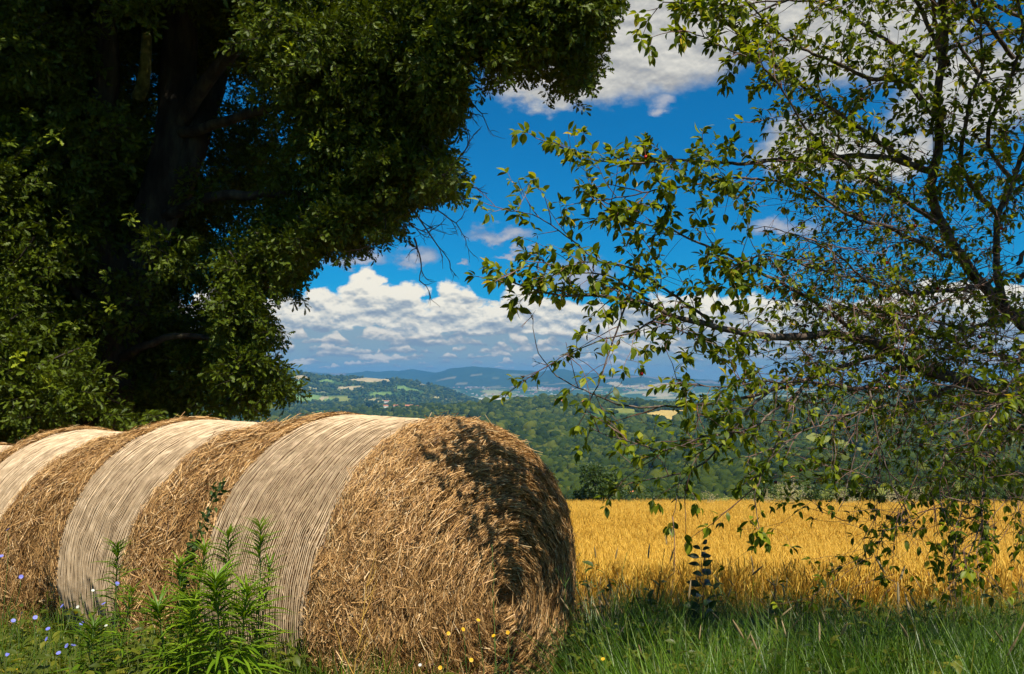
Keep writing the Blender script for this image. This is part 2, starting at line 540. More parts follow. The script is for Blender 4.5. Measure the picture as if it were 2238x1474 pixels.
M_straw = leaf_mat('loose_straw', [(0, (.085, .038, .011)), (.3, (.31, .16, .050)), (.7, (.58, .33, .115)), (.93, (.72, .46, .20)), (1, (.80, .60, .34))], 0.12, 0.55, (1, .9, .6), wi=1.0, wo=0.0, spec=0.35)
M_straw1 = leaf_mat('single_straw', [(0, (.46, .30, .13)), (1, (.80, .58, .30))], 0.1, 0.5, (1, .9, .6), wi=0.0, wo=1.0)
M_bleach = leaf_mat('bleached_straw', [(0, (.16, .095, .045)), (.4, (.36, .24, .13)), (1, (.58, .42, .25))], 0.08, 0.6, (1, .9, .7), wi=1.0, wo=0.0)
M_core = noise_mat('packed_straw', [(0, (.06, .03, .010)), (.5, (.20, .11, .035)), (1, (.36, .21, .08))], 30.0, 0.9, 1.0, 60.0, dist=0.02)
M_net = noise_mat('net_string', [(0, (.40, .285, .17)), (.5, (.56, .41, .25)), (1, (.76, .58, .38))], 14.0, 0.6, 0.0)
M_netc = noise_mat('net_covered_straw', [(0, (.07, .035, .014)), (.5, (.18, .10, .045)), (1, (.34, .21, .10))], 40.0, 0.9, 1.0, 90.0, dist=0.012)
M_stem = noise_mat('green_stem', [(0, (.05, .10, .02)), (1, (.12, .20, .04))], 20.0, 0.6, 0.0)
M_ystem = noise_mat('yellow_stem', [(0, (.45, .24, .04)), (1, (.70, .42, .09))], 20.0, 0.6, 0.0)
M_blue = leaf_mat('chicory_petal', [(0, (.16, .17, .70)), (1, (.30, .32, .85))], 0.3, 0.5, (1, 1, 1))
M_yel = leaf_mat('yellow_petal', [(0, (.80, .42, .01)), (1, (.90, .55, .02))], 0.3, 0.5, (1, 1, 1))
M_white = leaf_mat('white_petal', [(0, (.70, .70, .62)), (1, (.82, .82, .76))], 0.3, 0.5, (1, 1, 1))


def cherry_fruit_mat():
    m, t, bs, out = new_mat('cherry_skin')
    o = t.n('ShaderNodeObjectInfo')
    t.put(bs.inputs['Base Color'], t.ramp(o.outputs['Random'], [(0, (.025, .004, .006)), (.75, (.07, .006, .010)), (.9, (.5, .01, .01)), (1, (.6, .02, .01))]))
    bs.inputs['Roughness'].default_value = 0.18
    return m
M_fruit = cherry_fruit_mat()

# ------------------------------------------------------------------ terrain
ROWS = [
    (45, [(0, 1126), (2238, 1126)]),
    (70, [(0, 1148), (2238, 1142)]),
    (130, [(0, 1150), (1450, 1148), (1560, 1088), (1700, 1070), (2238, 1056)]),
    (250, [(0, 1158), (2238, 1155)]),
    (350, [(0, 1092), (1300, 1088), (1700, 1064), (2238, 1058)]),
    (600, [(0, 1012), (1300, 1004), (1800, 1000), (2238, 1005)]),
    (1000, [(0, 958), (700, 948), (1000, 935), (1100, 930), (1400, 935), (1900, 918), (2238, 925)]),
    (1400, [(0, 930), (700, 922), (900, 905), (1050, 890), (1130, 882), (1210, 877), (1330, 880), (1450, 892), (1600, 894), (1800, 893), (2238, 895)]),
    (1800, [(0, 915), (600, 912), (800, 900), (900, 893), (1000, 894), (1050, 903), (1250, 906), (1500, 900), (1620, 890), (1750, 872), (1860, 856), (1950, 851), (2050, 853), (2238, 848)]),
    (2500, [(0, 880), (500, 896), (650, 888), (800, 884), (1000, 890), (1100, 900), (1300, 902), (1700, 900), (2238, 890)]),
    (3500, [(0, 790), (300, 796), (500, 803), (580, 808), (640, 815), (720, 826), (850, 829), (900, 834), (960, 848), (1010, 864), (1050, 880), (1120, 898), (1300, 900), (2238, 895)]),
    (4400, [(0, 860), (1000, 885), (1300, 890), (2238, 880)]),
    (5200, [(0, 865), (900, 868), (1200, 872), (2238, 870)]),
    (6600, [(0, 850), (560, 846), (1000, 848), (1150, 845), (1300, 846), (1440, 838), (1600, 846), (2238, 850)]),
    (8000, [(0, 815), (560, 815), (900, 834), (940, 823), (985, 806), (1030, 799), (1085, 801), (1130, 804), (1180, 813), (1230, 809), (1290, 816), (1370, 817), (1440, 822), (1560, 829), (1700, 846), (1800, 852), (2238, 856)]),
    (9300, [(0, 820), (560, 815), (640, 813), (740, 811), (800, 807), (850, 810), (900, 806), (950, 814), (1010, 824), (1500, 838), (1650, 842), (2238, 846)]),
    (10400, [(0, 838), (2238, 838)]),
]
_lr = np.log([r for r, _ in ROWS])


def near_z(x, y):
    w = np.clip((x + 0.3) / 1.3, 0, 1); w = w * w * (3 - 2 * w)
    sl = 0.085 + 0.095 * w
    far = np.clip((y - 6.5) / 14, 0, 1); far = far * far * (3 - 2 * far)
    sl = sl * (1 - far) + 0.137 * far
    s = np.where(y < 2.0, 0, np.where(y < 4, (y - 2) ** 2 / 4, y - 3))
    z = -0.05 - sl * s
    return z - 0.09 * np.maximum(y - 60, 0)


def H(x, y):
    x, y = np.broadcast_arrays(np.asarray(x, float), np.asarray(y, float))
    r = np.hypot(x, y) + 1e-6
    az = np.arctan2(x, y)
    px = PCX + FPX * np.tan(np.clip(az, -0.80, 0.80))
    c = np.maximum(np.cos(az), 0.7)
    zr = np.stack([EYE - (np.interp(px, [p[0] for p in row], [p[1] for p in row]) - HORY) / FPX * rr * c for rr, row in ROWS], 0)
    lr = np.log(np.clip(r, ROWS[0][0], ROWS[-1][0]))
    k = np.clip(np.searchsorted(_lr, lr, side='right') - 1, 0, len(ROWS) - 2)
    f = (lr - _lr[k]) / (_lr[k + 1] - _lr[k])
    f = np.clip(f, 0, 1); f = f * f * (3 - 2 * f)
    z = np.take_along_axis(zr, k[None], 0)[0] * (1 - f) + np.take_along_axis(zr, k[None] + 1, 0)[0] * f
    amp = np.interp(r, [200, 600, 1500, 3500, 6500, 8500], [0.0, 6, 11, 22, 30, 55])
    sc = np.interp(r, [200, 3000, 9000], [140, 420, 700])
    nz = fbm(x / 230.0, y / 230.0, 4, 3.0) * 0.5 + fbm(x / 700.0, y / 700.0, 4, 9.0) * 0.5
    z = z + amp * (nz - 0.5) * 1.6
    ridg = np.abs(fbm(x / 900.0, y / 900.0, 4, 21.0) - 0.5) * 2
    z = z - np.interp(r, [6600, 7600], [0, 70]) * ridg * np.interp(r, [7900, 8100], [1, 0.5])
    w = np.clip((r - 38) / 20, 0, 1); w = w * w * (3 - 2 * w)
    return near_z(x, np.minimum(y, 70)) * (1 - w) + z * w


def hit(px, py, r0=200.0):
    """where the sight line through a pixel meets the far terrain"""
    d = np.geomspace(r0, 10000, 2500)
    v = P(px, py, 1.0) - np.array([0, 0, EYE])
    x, y, z = v[0] * d, v[1] * d, EYE + v[2] * d
    b = np.nonzero(H(x, y) > z)[0]
    i = b[0] if len(b) else len(d) - 1
    return np.array([x[i], y[i], float(H(x[i], y[i]))])


# land use: patches of open field given by their outlines, laid on the hills they cover
FIELDS = [
    ('yellow', (350, 2600), [(1405, 905), (1440, 897), (1500, 896), (1515, 905), (1480, 915), (1470, 928), (1450, 924), (1425, 916)]),
    ('olive', (350, 2600), [(1752, 960), (1775, 945), (1840, 962), (1900, 985), (1935, 990), (1900, 1000), (1830, 985), (1775, 985)]),
    ('green', (350, 2600), [(1880, 905), (1945, 905), (1950, 922), (1900, 922)]),
    ('olive', (350, 2600), [(1800, 905), (1815, 903), (1850, 935), (1830, 938)]),
    ('yellow2', (350, 3400), [(715, 915), (738, 908), (765, 912), (762, 920), (735, 926)]),
    ('green2', (350, 3400), [(780, 895), (800, 890), (860, 890), (862, 897), (800, 900)]),
    ('olive', (350, 3400), [(690, 872), (760, 866), (770, 876), (700, 878)]),
    ('green2', (2400, 4200), [(860, 846), (885, 843), (890, 848), (915, 852), (912, 857), (885, 855), (870, 851)]),
    ('tan', (2400, 4200), [(910, 840), (925, 839), (942, 843), (940, 846), (915, 844)]),
    ('tan', (2400, 4200), [(760, 830), (800, 825), (855, 824), (880, 828), (850, 834), (800, 836), (765, 836)]),
    ('tan', (2400, 4200), [(640, 822), (668, 820), (675, 828), (650, 830)]),
    ('green2', (2400, 4200), [(690, 831), (720, 829), (728, 836), (700, 837)]),
    ('green2', (2400, 4200), [(630, 868), (690, 864), (735, 872), (700, 878), (640, 880)]),
    ('tan', (2400, 4200), [(700, 868), (722, 866), (718, 873), (700, 874)]),
    ('green2', (2400, 4200), [(590, 838), (650, 834), (665, 842), (600, 846)]),
    ('tan', (2400, 4200), [(735, 846), (790, 843), (800, 849), (745, 852)]),
    ('green2', (2400, 4200), [(800, 860), (850, 857), (870, 863), (815, 866)]),
    ('olive', (350, 2600), [(1160, 893), (1260, 888), (1400, 895), (1390, 903), (1260, 900), (1170, 902)]),
    ('green', (350, 2600), [(640, 905), (720, 896), (760, 900), (700, 908)]),
    ('olive', (350, 2600), [(1560, 925), (1640, 918), (1680, 926), (1600, 934)]),
    ('pale', (3600, 7200), [(1040, 871), (1080, 869), (1130, 872), (1110, 874), (1045, 874)]),
    ('tan', (4500, 7800), [(1380, 850), (1440, 838), (1490, 838), (1500, 846), (1440, 852)]),
    ('tan', (4500, 7800), [(1325, 838), (1345, 833), (1365, 843), (1400, 842), (1390, 848), (1350, 846)]),
    ('tan', (4500, 7800), [(1400, 862), (1460, 860), (1480, 866), (1420, 868)]),
    ('green2', (4500, 7800), [(1310, 862), (1360, 860), (1370, 866), (1320, 868)]),
    ('olive', (110, 160), [(1560, 1090), (1640, 1078), (1760, 1068), (2300, 1058), (2300, 1074), (1760, 1080), (1640, 1088), (1560, 1098)]),
]
FCOL = {'yellow': (.46, .33, .10), 'yellow2': (.42, .36, .10), 'olive': (.20, .21, .045), 'green': (.09, .19, .03), 'green2': (.16, .24, .06), 'tan': (.40, .32, .17), 'pale': (.55, .50, .38)}


def in_poly(px, py, poly):
    c = np.zeros(px.shape, bool)
    n = len(poly)
    for i in range(n):
        x1, y1 = poly[i]; x2, y2 = poly[(i + 1) % n]
        if y1 == y2: continue
        hitm = ((y1 > py) != (y2 > py)) & (px < (x2 - x1) * (py - y1) / (y2 - y1) + x1)
        c ^= hitm
    return c


def field_mask(x, y, z):
    """index of the field that covers each ground point, -1 for none"""
    px, py, f = to_px(np.stack([x, y, z], -1))
    r = np.hypot(x, y)
    px = px + (vnoise(x / 25, y / 25, 5) - .5) * 7; py = py + (vnoise(x / 25, y / 25, 8) - .5) * 2.5
    idx = np.full(px.shape, -1)
    for k, (_, (r0, r1), poly) in enumerate(FIELDS):
        a = np.array(poly)
        s = (r > r0) & (r < r1) & (f > 0) & (px > a[:, 0].min()) & (px < a[:, 0].max()) & (py > a[:, 1].min()) & (py < a[:, 1].max())
        if s.any():
            ii = np.nonzero(s)[0]
            q = in_poly(px[ii], py[ii], poly)
            idx[ii[q]] = k
    return idx


def build_terrain():
    azf = np.arctan((np.arange(-150, 2400, 3.6) - PCX) / FPX)
    azs = np.concatenate([azf, np.linspace(azf[-1], azf[0] + 2 * math.pi, 90)[1:-1]])
    rs = np.concatenate([[0.8, 2, 3, 4, 5, 6, 7, 8, 10, 12, 15, 18, 22, 27, 33, 40, 47, 55, 65, 78, 92, 110, 130, 150, 180, 210, 240],
                         np.geomspace(270, 3000, 130), np.geomspace(3030, 8800, 110), [9000, 9200, 9500, 10000, 10400]])
    A, Rr = np.meshgrid(azs, rs)
    x, y = (Rr * np.sin(A)).ravel(), (Rr * np.cos(A)).ravel()
    z = H(x, y)
    na, nr = len(azs), len(rs)
    V = np.stack([x, y, z], -1)
    V = np.vstack([V, [[0, 0, -0.05]]])
    i = np.arange(nr - 1)[:, None] * na; j = np.arange(na)[None]; j2 = (j + 1) % na
    q = np.stack([i + j, i + na + j, i + na + j2, i + j2], -1).reshape(-1, 4)
    jj = np.arange(na)
    tri = np.stack([np.full(na, len(V) - 1), jj, (jj + 1) % na], -1)
    # base land cover colour
    r = np.hypot(x, y)
    n1 = fbm(x / 60, y / 60, 3, 31); n2 = fbm(x / 400, y / 400, 3, 41); n3 = fbm(x / 14, y / 14, 2, 51)
    col = np.stack([.030 + .030 * n1, .060 + .045 * n1, .014 + .010 * n1], -1)
    col *= (0.7 + 0.6 * n3)[:, None]
    # scattered small clearings farther off, more of them near the ridge tops and in the plain
    patch = vnoise(x / 150 + 3, y / 90, 61)
    thr = np.interp(r, [900, 2500, 4400, 5000, 6000, 7000, 8000], [.90, .82, .76, .62, .62, .80, .97])
    cl = patch > thr
    tone = vnoise(x / 190, y / 150, 71)
    pc = np.stack([.16 + .26 * tone, .20 + .14 * tone, .06 + .10 * tone], -1)
    sel = cl & (r > 1500)
    col[sel] = pc[sel]
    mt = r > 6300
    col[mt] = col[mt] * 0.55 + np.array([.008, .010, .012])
    bare = (r > 7500) & (fbm(x / 500, y / 500, 3, 81) > .64)
    col[bare] = np.array([.16, .14, .12])
    nearf = r < 260
    col[nearf] = np.array([.07, .085, .02])
    wf = (r < 48) & (y > 3)
    col[wf] = np.array([.28, .17, .045])
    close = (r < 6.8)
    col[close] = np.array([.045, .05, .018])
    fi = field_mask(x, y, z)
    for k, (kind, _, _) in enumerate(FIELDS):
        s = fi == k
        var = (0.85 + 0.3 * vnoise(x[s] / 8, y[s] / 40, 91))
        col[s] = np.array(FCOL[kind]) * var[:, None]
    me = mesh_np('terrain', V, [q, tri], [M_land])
    ca = me.color_attributes.new('cover', 'FLOAT_COLOR', 'POINT')
    cc = np.ones((len(V), 4), np.float32); cc[:-1, :3] = col; cc[-1, :3] = (.045, .05, .018)
    ca.data.foreach_set('color', cc.ravel())
    tag(link('terrain', me), 'rolling wooded hills with small fields falling away from the bale row to blue mountains', kind='structure')


def land_mat():
    m, t, bs, out = new_mat('land_cover')
    at = t.n('ShaderNodeVertexColor', layer_name='cover')
    tc = t.n('ShaderNodeTexCoord')
    n1, _ = t.noise(tc.outputs['Object'], 0.12, 6.0, 0.7)
    n2, _ = t.noise(tc.outputs['Object'], 9.0, 4.0, 0.7)
    k = t.m('ADD', t.m('MULTIPLY', n1, 1.0), t.m('MULTIPLY', n2, 0.7))
    k = t.m('ADD', k, 0.15)
    cmb = t.n('ShaderNodeCombineColor')
    for s in range(3): t.put(cmb.inputs[s], k)
    t.put(bs.inputs['Base Color'], t.mix(1.0, at.outputs[0], cmb.outputs[0], 'MULTIPLY'))
    bs.inputs['Roughness'].default_value = 1.0
    bs.inputs['Specular IOR Level'].default_value = 0.0
    b = t.n('ShaderNodeBump'); b.inputs['Strength'].default_value = 1.0; b.inputs['Distance'].default_value = 3.0
    t.put(b.inputs['Height'], n1)
    t.t.links.new(b.outputs[0], bs.inputs['Normal'])
    return m
M_land = land_mat()
build_terrain()


# ------------------------------------------------------------------ woods on the hills
def ico(sub):
    import bmesh
    bm = bmesh.new()
    bmesh.ops.create_icosphere(bm, subdivisions=sub, radius=1.0)
    V = np.array([v.co[:] for v in bm.verts]); F = np.array([[v.index for v in f.verts] for f in bm.faces])
    bm.free()
    return V, F


def blob_templates(n, sub, seed):
    out = []
    V, F = ico(sub)
    for k in range(n):
        s = seed + k * 3.3
        nn = fbm(V[:, 0] * 2.3 + V[:, 2] * 1.3 + s, V[:, 1] * 2.3 + V[:, 2] * 2.9 + s, 3, s)
        r = 0.35 + 1.25 * nn
        W = V * r[:, None]
        W[:, 2] = W[:, 2] * 1.05 + 0.55
        out.append((W, [F], [0]))
    return out

M_wood = leaf_mat('woodland_crown', [(0, (.010, .020, .003)), (.4, (.024, .041, .004)), (.8, (.048, .066, .005)), (1, (.085, .095, .009))], 0.0, 0.9, wi=0.0, wo=1.0, spec=0.1)
M_woodd = leaf_mat('dark_shrub_crown', [(0, (.010, .022, .006)), (.7, (.025, .05, .010)), (1, (.05, .08, .015))], 0.0, 0.9, wi=0.0, wo=1.0, spec=0.1)


def roughen(m, scale, strength, dist):
    t = NT(m.node_tree); bs = next(n for n in m.node_tree.nodes if n.type == 'BSDF_PRINCIPLED')
    tc = t.n('ShaderNodeTexCoord'); nz, _ = t.noise(tc.outputs['Object'], scale, 4.0, 0.7)
    b = t.n('ShaderNodeBump'); b.inputs['Strength'].default_value = strength; b.inputs['Distance'].default_value = dist
    t.put(b.inputs['Height'], nz); t.t.links.new(b.outputs[0], bs.inputs['Normal'])
roughen(M_wood, 5.0, 1.0, .5)


def wood_points(n, r0, r1, px0, px1, power=1.0):
    u = rng.random(n)
    r = (r0 ** power + u * (r1 ** power - r0 ** power)) ** (1 / power)
    px = rng.uniform(px0, px1, n)
    x = r * np.sin(np.arctan((px - PCX) / FPX)); y = r * np.cos(np.arctan((px - PCX) / FPX))
    return x, y


def woods(name, n, r0, r1, size, px0, px1, power, label, thr=0.30):
    x, y = wood_points(n, r0, r1, px0, px1, power)
    z = H(x, y)
    ok = (field_mask(x, y, z) < 0) & (fbm(x / 55, y / 55, 3, 77) > thr)
    x, y, z = x[ok], y[ok], z[ok]
    n = len(x)
    rot = np.stack([rng.normal(0, .12, n), rng.normal(0, .12, n), rng.uniform(0, 6.28, n)], -1)
    big = np.exp(rng.normal(0, .30, n)) * np.interp(np.hypot(x, y), [r0, r1], size)
    big *= 0.7 + 0.7 * vnoise(x / 40, y / 40, 12)
    scl = np.stack([big, big, big * rng.uniform(.8, 1.25, n)], -1)
    o = scatter(name, blob_templates(7, 2, r0), np.stack([x, y, z], -1), rot, scl, [M_wood])
    tag(o, label, kind='stuff')

woods('forest', 120000, 300, 1650, (1.5, 3.2), 560, 2330, 1.2, 'dense green woodland covering the hillside beyond the wheat field')
woods('distant_woodland', 60000, 1650, 4300, (3.0, 4.6), 480, 2330, 1.2, 'far woodland in broken patches over the pale hills', thr=0.42)


# ------------------------------------------------------------------ buildings
M_wall_c = noise_mat('cream_plaster', [(0, (.50, .42, .28)), (1, (.68, .60, .44))], 0.6, 0.9, 0.0)
M_wall_p = noise_mat('pink_plaster', [(0, (.48, .30, .24)), (1, (.62, .42, .34))], 0.6, 0.9, 0.0)
M_wall_w = noise_mat('white_plaster', [(0, (.62, .60, .54)), (1, (.78, .76, .70))], 0.6, 0.9, 0.0)
M_roof = noise_mat('clay_roof', [(0, (.30, .10, .05)), (1, (.50, .20, .10))], 1.2, 0.9, 0.0)
M_roofo = noise_mat('orange_clay_roof', [(0, (.55, .16, .06)), (1, (.78, .27, .12))], 1.2, 0.9, 0.0)
M_win = noise_mat('dark_window_glass', [(0, (.02, .02, .03)), (1, (.05, .05, .06))], 1.0, 0.3, 0.0)


def house(px, py, w, d, h, rz, wall, roof, label, group=None, r0=500.0, dist=None, sunk=0.5):
    p = hit(px, py, r0) if dist is None else np.array([*(P(px, py, dist)[:2]), 0.0])
    if dist is not None: p[2] = float(H(p[0], p[1]))
    t = empty('house', p - np.array([0, 0, sunk]), rz)
    tag(t, label, 'house', group)
    m = MB(); m.box((-w / 2, -d / 2, 0), (w / 2, d / 2, h + sunk))
    g = h + sunk; rh = d * 0.24
    m.add(np.array([[-w / 2, -d / 2, g], [-w / 2, d / 2, g], [-w / 2, 0, g + rh], [w / 2, -d / 2, g], [w / 2, d / 2, g], [w / 2, 0, g + rh]], float), np.array([[0, 2, 1], [3, 4, 5]]))
    m.build('wall', wall, t, smooth=False)
    ov = 0.5
    V = []
    for zz in (0.05, 0.35):
        V += [[-w / 2 - ov, -d / 2 - ov, g - ov * .48 + zz], [w / 2 + ov, -d / 2 - ov, g - ov * .48 + zz], [-w / 2 - ov, 0, g + rh + zz], [w / 2 + ov, 0, g + rh + zz], [-w / 2 - ov, d / 2 + ov, g - ov * .48 + zz], [w / 2 + ov, d / 2 + ov, g - ov * .48 + zz]]
    m = MB(); m.add(np.array(V), np.array([[6, 7, 9, 8], [8, 9, 11, 10], [0, 2, 3, 1], [2, 4, 5, 3], [0, 1, 7, 6], [4, 10, 11, 5], [0, 6, 8, 2], [2, 8, 10, 4], [1, 3, 9, 7], [3, 5, 11, 9]]))
    rf = m.build('roof', roof, t, smooth=False)
    m = MB(); m.box((w * .2, d * .08, g + rh * .3), (w * .2 + .8, d * .08 + .7, g + rh + 1.0)); m.build('chimney', wall, rf, smooth=False)
    wm = MB(); wm.box((-.5, -d / 2 - .06, 0), (.5, -d / 2 + .05, 1.3)); wme = wm.mesh('window', [M_win], False)
    nf = max(1, int(h // 3)); nw = max(2, int(w // 4))
    for a in range(nf):
        for b in range(nw):
            o = link('window', wme, t); o.location = ((b + .5) / nw * w - w / 2, 0, sunk + 1.1 + a * 3.0)
    return t


VG = 'houses of the small village in the valley'
house(843, 893, 11, 9, 6, .3, M_wall_w, M_roof, 'small white house at the left end of the valley village', VG)
house(866, 893, 12, 9, 6, -.2, M_wall_c, M_roof, 'cream house second from the left end of the valley village', VG)
house(894, 894, 17, 10, 6.5, .15, M_wall_c, M_roof, 'cream house with wide red roof in the middle of the valley village', VG)
house(917, 896, 15, 10, 6, -.3, M_wall_p, M_roof, 'pink house just right of the wide roofed house in the valley village', VG)
house(941, 893, 12, 10, 8, .4, M_wall_p, M_roof, 'tall pink house near the right end of the valley village', VG)
house(957, 892, 16, 9, 5, .05, M_wall_w, M_roof, 'low white house at the right end of the valley village', VG)
house(845, 881, 15, 9, 5.5, .1, M_wall_w, M_roof, 'white house standing higher up behind the valley village', VG)
RG = 'houses on the right hand ridge'
house(1915, 857, 14, 9, 6, .2, M_wall_p, M_roof, 'small pink house leftmost in the hamlet on the right ridge', RG)
house(1938, 857, 24, 11, 8, -.1, M_wall_c, M_roof, 'large cream house in the middle of the hamlet on the right ridge', RG)
house(1964, 857, 18, 10, 6, .1, M_wall_c, M_roof, 'lower cream house rightmost in the hamlet on the right ridge', RG)
house(1223, 884, 14, 9, 5, .1, M_wall_c, M_roof, 'farmhouse among trees on the green hilltop above the front bale')
house(1278, 885, 11, 8, 4.5, -.3, M_wall_p, M_roof, 'small pink farm building on the green hilltop below the bare cherry twig')
house(1752, 1067, 8.5, 6, 3, .1, M_wall_c, M_roofo, 'farmhouse with a bright orange roof beyond the wheat behind the wild oats', r0=265)
house(1373, 1090, 3.6, 3, 2.2, .3, M_wall_c, M_roofo, 'tiny hut with an orange roof just over the edge of the wheat', r0=265)

def far_town():
    m = MB()
    N = 330
    # the town core, the suburbs along the plain and the pale sheds in front
    for k in range(N):
        c = rng.random()
        if c < .40: px, py = rng.normal(1190, 24), rng.normal(853, 2.4)
        elif c < .50: px, py = rng.normal(1036, 12), rng.normal(846, 2.0)
        elif c < .62: px, py = rng.normal(1125, 26), rng.normal(868, 1.6)
        else: px, py = rng.uniform(990, 1520), rng.normal(858, 6.0)
        d = np.interp(py, [840, 875], [6900, 5000])
        p = P(px, 835, d)
        z = float(H(p[0], p[1]))
        w, l, h = rng.uniform(7, 18), rng.uniform(6, 12), rng.uniform(4, 10)
        m.box((p[0] - w / 2, p[1] - l / 2, z - 6), (p[0] + w / 2, p[1] + l / 2, z + h))
    mt = leaf_mat('town_plaster', [(0, (.34, .17, .13)), (.5, (.42, .26, .20)), (.8, (.45, .42, .37)), (1, (.66, .64, .60))], 0.0, 0.9, wi=1.0, wo=0.0)
    tag(m.build('distant_town', mt, smooth=False), 'pink and white roofs of a far town spread over the plain under the mountains', kind='stuff')
far_town()

# ------------------------------------------------------------------ haze
def haze():
    m = bpy.data.materials.new('haze_air'); m.use_nodes = True
    t = NT(m.node_tree); m.node_tree.nodes.clear()
    out = t.n('ShaderNodeOutputMaterial'); v = t.n('ShaderNodeVolumePrincipled')
    v.inputs['Color'].default_value = (.12, .42, .82, 1)
    v.inputs['Density'].default_value = HAZE_DENSITY
    v.inputs['Anisotropy'].default_value = 0.0
    t.t.links.new(v.outputs[0], out.inputs['Volume'])
    zs = -260.0
    b = MB(); b.box((-10900, -10900, zs), (10900, 10900, 190.0))
    tag(b.build('haze', m, smooth=False), 'thin blue summer haze filling the valley air', kind='stuff')
HAZE_DENSITY = 1.15e-4
haze()


# ------------------------------------------------------------------ hay bales
def ribbons(c, t, n, L, W, bend, rg):
    """bent straw ribbons: centres c, directions t, surface normals n"""
    N = len(c)
    t = t / np.linalg.norm(t, axis=1, keepdims=True)
    s = np.cross(t, n); s /= np.linalg.norm(s, axis=1, keepdims=True) + 1e-9
    a = rg.uniform(-1.0, 1.0, N)[:, None]
    s = s * np.cos(a) + n * np.sin(a)
    L, W, bend = L[:, None], W[:, None], bend[:, None]
    nb = n * bend * L
    pts = [c - t * L / 2 - nb, c + nb * 0.6, c + t * L / 2 - nb]
    V = np.stack([pts[0] - s * W / 2, pts[0] + s * W / 2, pts[1] - s * W / 2, pts[1] + s * W / 2, pts[2] - s * W / 2, pts[2] + s * W / 2], 1).reshape(-1, 3)
    base = (np.arange(N) * 6)[:, None]
    F = np.concatenate([base + np.array([[0, 1, 3, 2]]), base + np.array([[2, 3, 5, 4]])])
    return V, F


class BaleShape:
    def __init__(s, R, ln, e1, e2, seed, sag=0.03):
        s.R, s.ln, s.e1, s.e2, s.seed, s.sag = R, ln, e1, e2, seed, sag
        s.p = 2.7

    def lump(s, x, phi):
        u, v = np.cos(phi) * 2.2 + 9, np.sin(phi) * 2.2 + 9
        return 0.035 * (fbm(u + x * 1.7, v + x * 1.3 + s.seed, 3, s.seed) - .5) + 0.02 * (fbm(u * 4 + x * 5, v * 4 - x * 5, 2, s.seed + 4) - .5)

    def face(s, a, phi, front=True):
        """rounded end: a=0 at the rim, pi/2 at the middle"""
        ca, sa = np.clip(np.cos(a), 1e-5, 1), np.clip(np.sin(a), 1e-5, 1)
        rho = s.R * ca ** (2 / s.p)
        e = s.e1 if front else s.e2
        # the straw end rounds over early, then swells gently to the middle
        x = e * (0.80 * sa ** (2 / s.p) + 0.20 * sa ** 2)
        x = x - 0.11 * np.exp(-(rho / 0.075) ** 2) * (1 if front else 0)
        ridge = 0.007 * np.sin(rho * 155 + 2 * phi) + 0.017 * np.sin(rho * 62 + phi + 3 * fbm(phi * 1.5 + 5, rho * 3, 2, s.seed)) * np.clip(rho / .2, 0, 1)
        x = x + ridge
        rho = rho + s.lump(x, phi) * (0.4 + rho / s.R)
        xx = x if front else -s.ln - x
        return s.pos(xx, rho, phi)

    def side(s, x, phi):
        sink = -0.012 * np.cos(np.clip((x + s.ln / 2) / s.ln, -.5, .5) * math.pi)
        return s.pos(x, s.R + s.lump(x, phi) * 0.7 - 0.012, phi)

    def pos(s, x, rho, phi):
        y, z = rho * np.sin(phi), rho * np.cos(phi)
        z = np.where(z < -s.R * .86, -s.R * .86 + (z + s.R * .86) * .25, z)
        y = y * (1 + s.sag * 0.6 * (1 - np.clip(z / s.R, -1, 1)) * .5)
        z = z * (1 - s.sag * .4)
        return np.stack([np.broadcast_to(x, y.shape), y, z], -1)


def normals(fn, a, b, out):
    h = 1e-3
    p = fn(a, b); pa = fn(a + h, b) - p; pb = fn(a, b + h) - p
    n = np.cross(pa, pb); n /= np.linalg.norm(n, axis=1, keepdims=True) + 1e-12
    n *= np.sign((n * out).sum(1, keepdims=True) + 1e-9)
    pa /= np.linalg.norm(pa, axis=1, keepdims=True) + 1e-12
    pb /= np.linalg.norm(pb, axis=1, keepdims=True) + 1e-12
    return p, n, pa, pb


def grid_mesh(mb, fn, A, B):
    AA, BB = np.meshgrid(A, B, indexing='ij')
    V = fn(AA.ravel(), BB.ravel())
    na, nb = len(A), len(B)
    i = np.arange(na - 1)[:, None] * nb; j = np.arange(nb - 1)[None]
    mb.add(V, np.stack([i + j, i + j + 1, i + nb + j + 1, i + nb + j], -1).reshape(-1, 4))


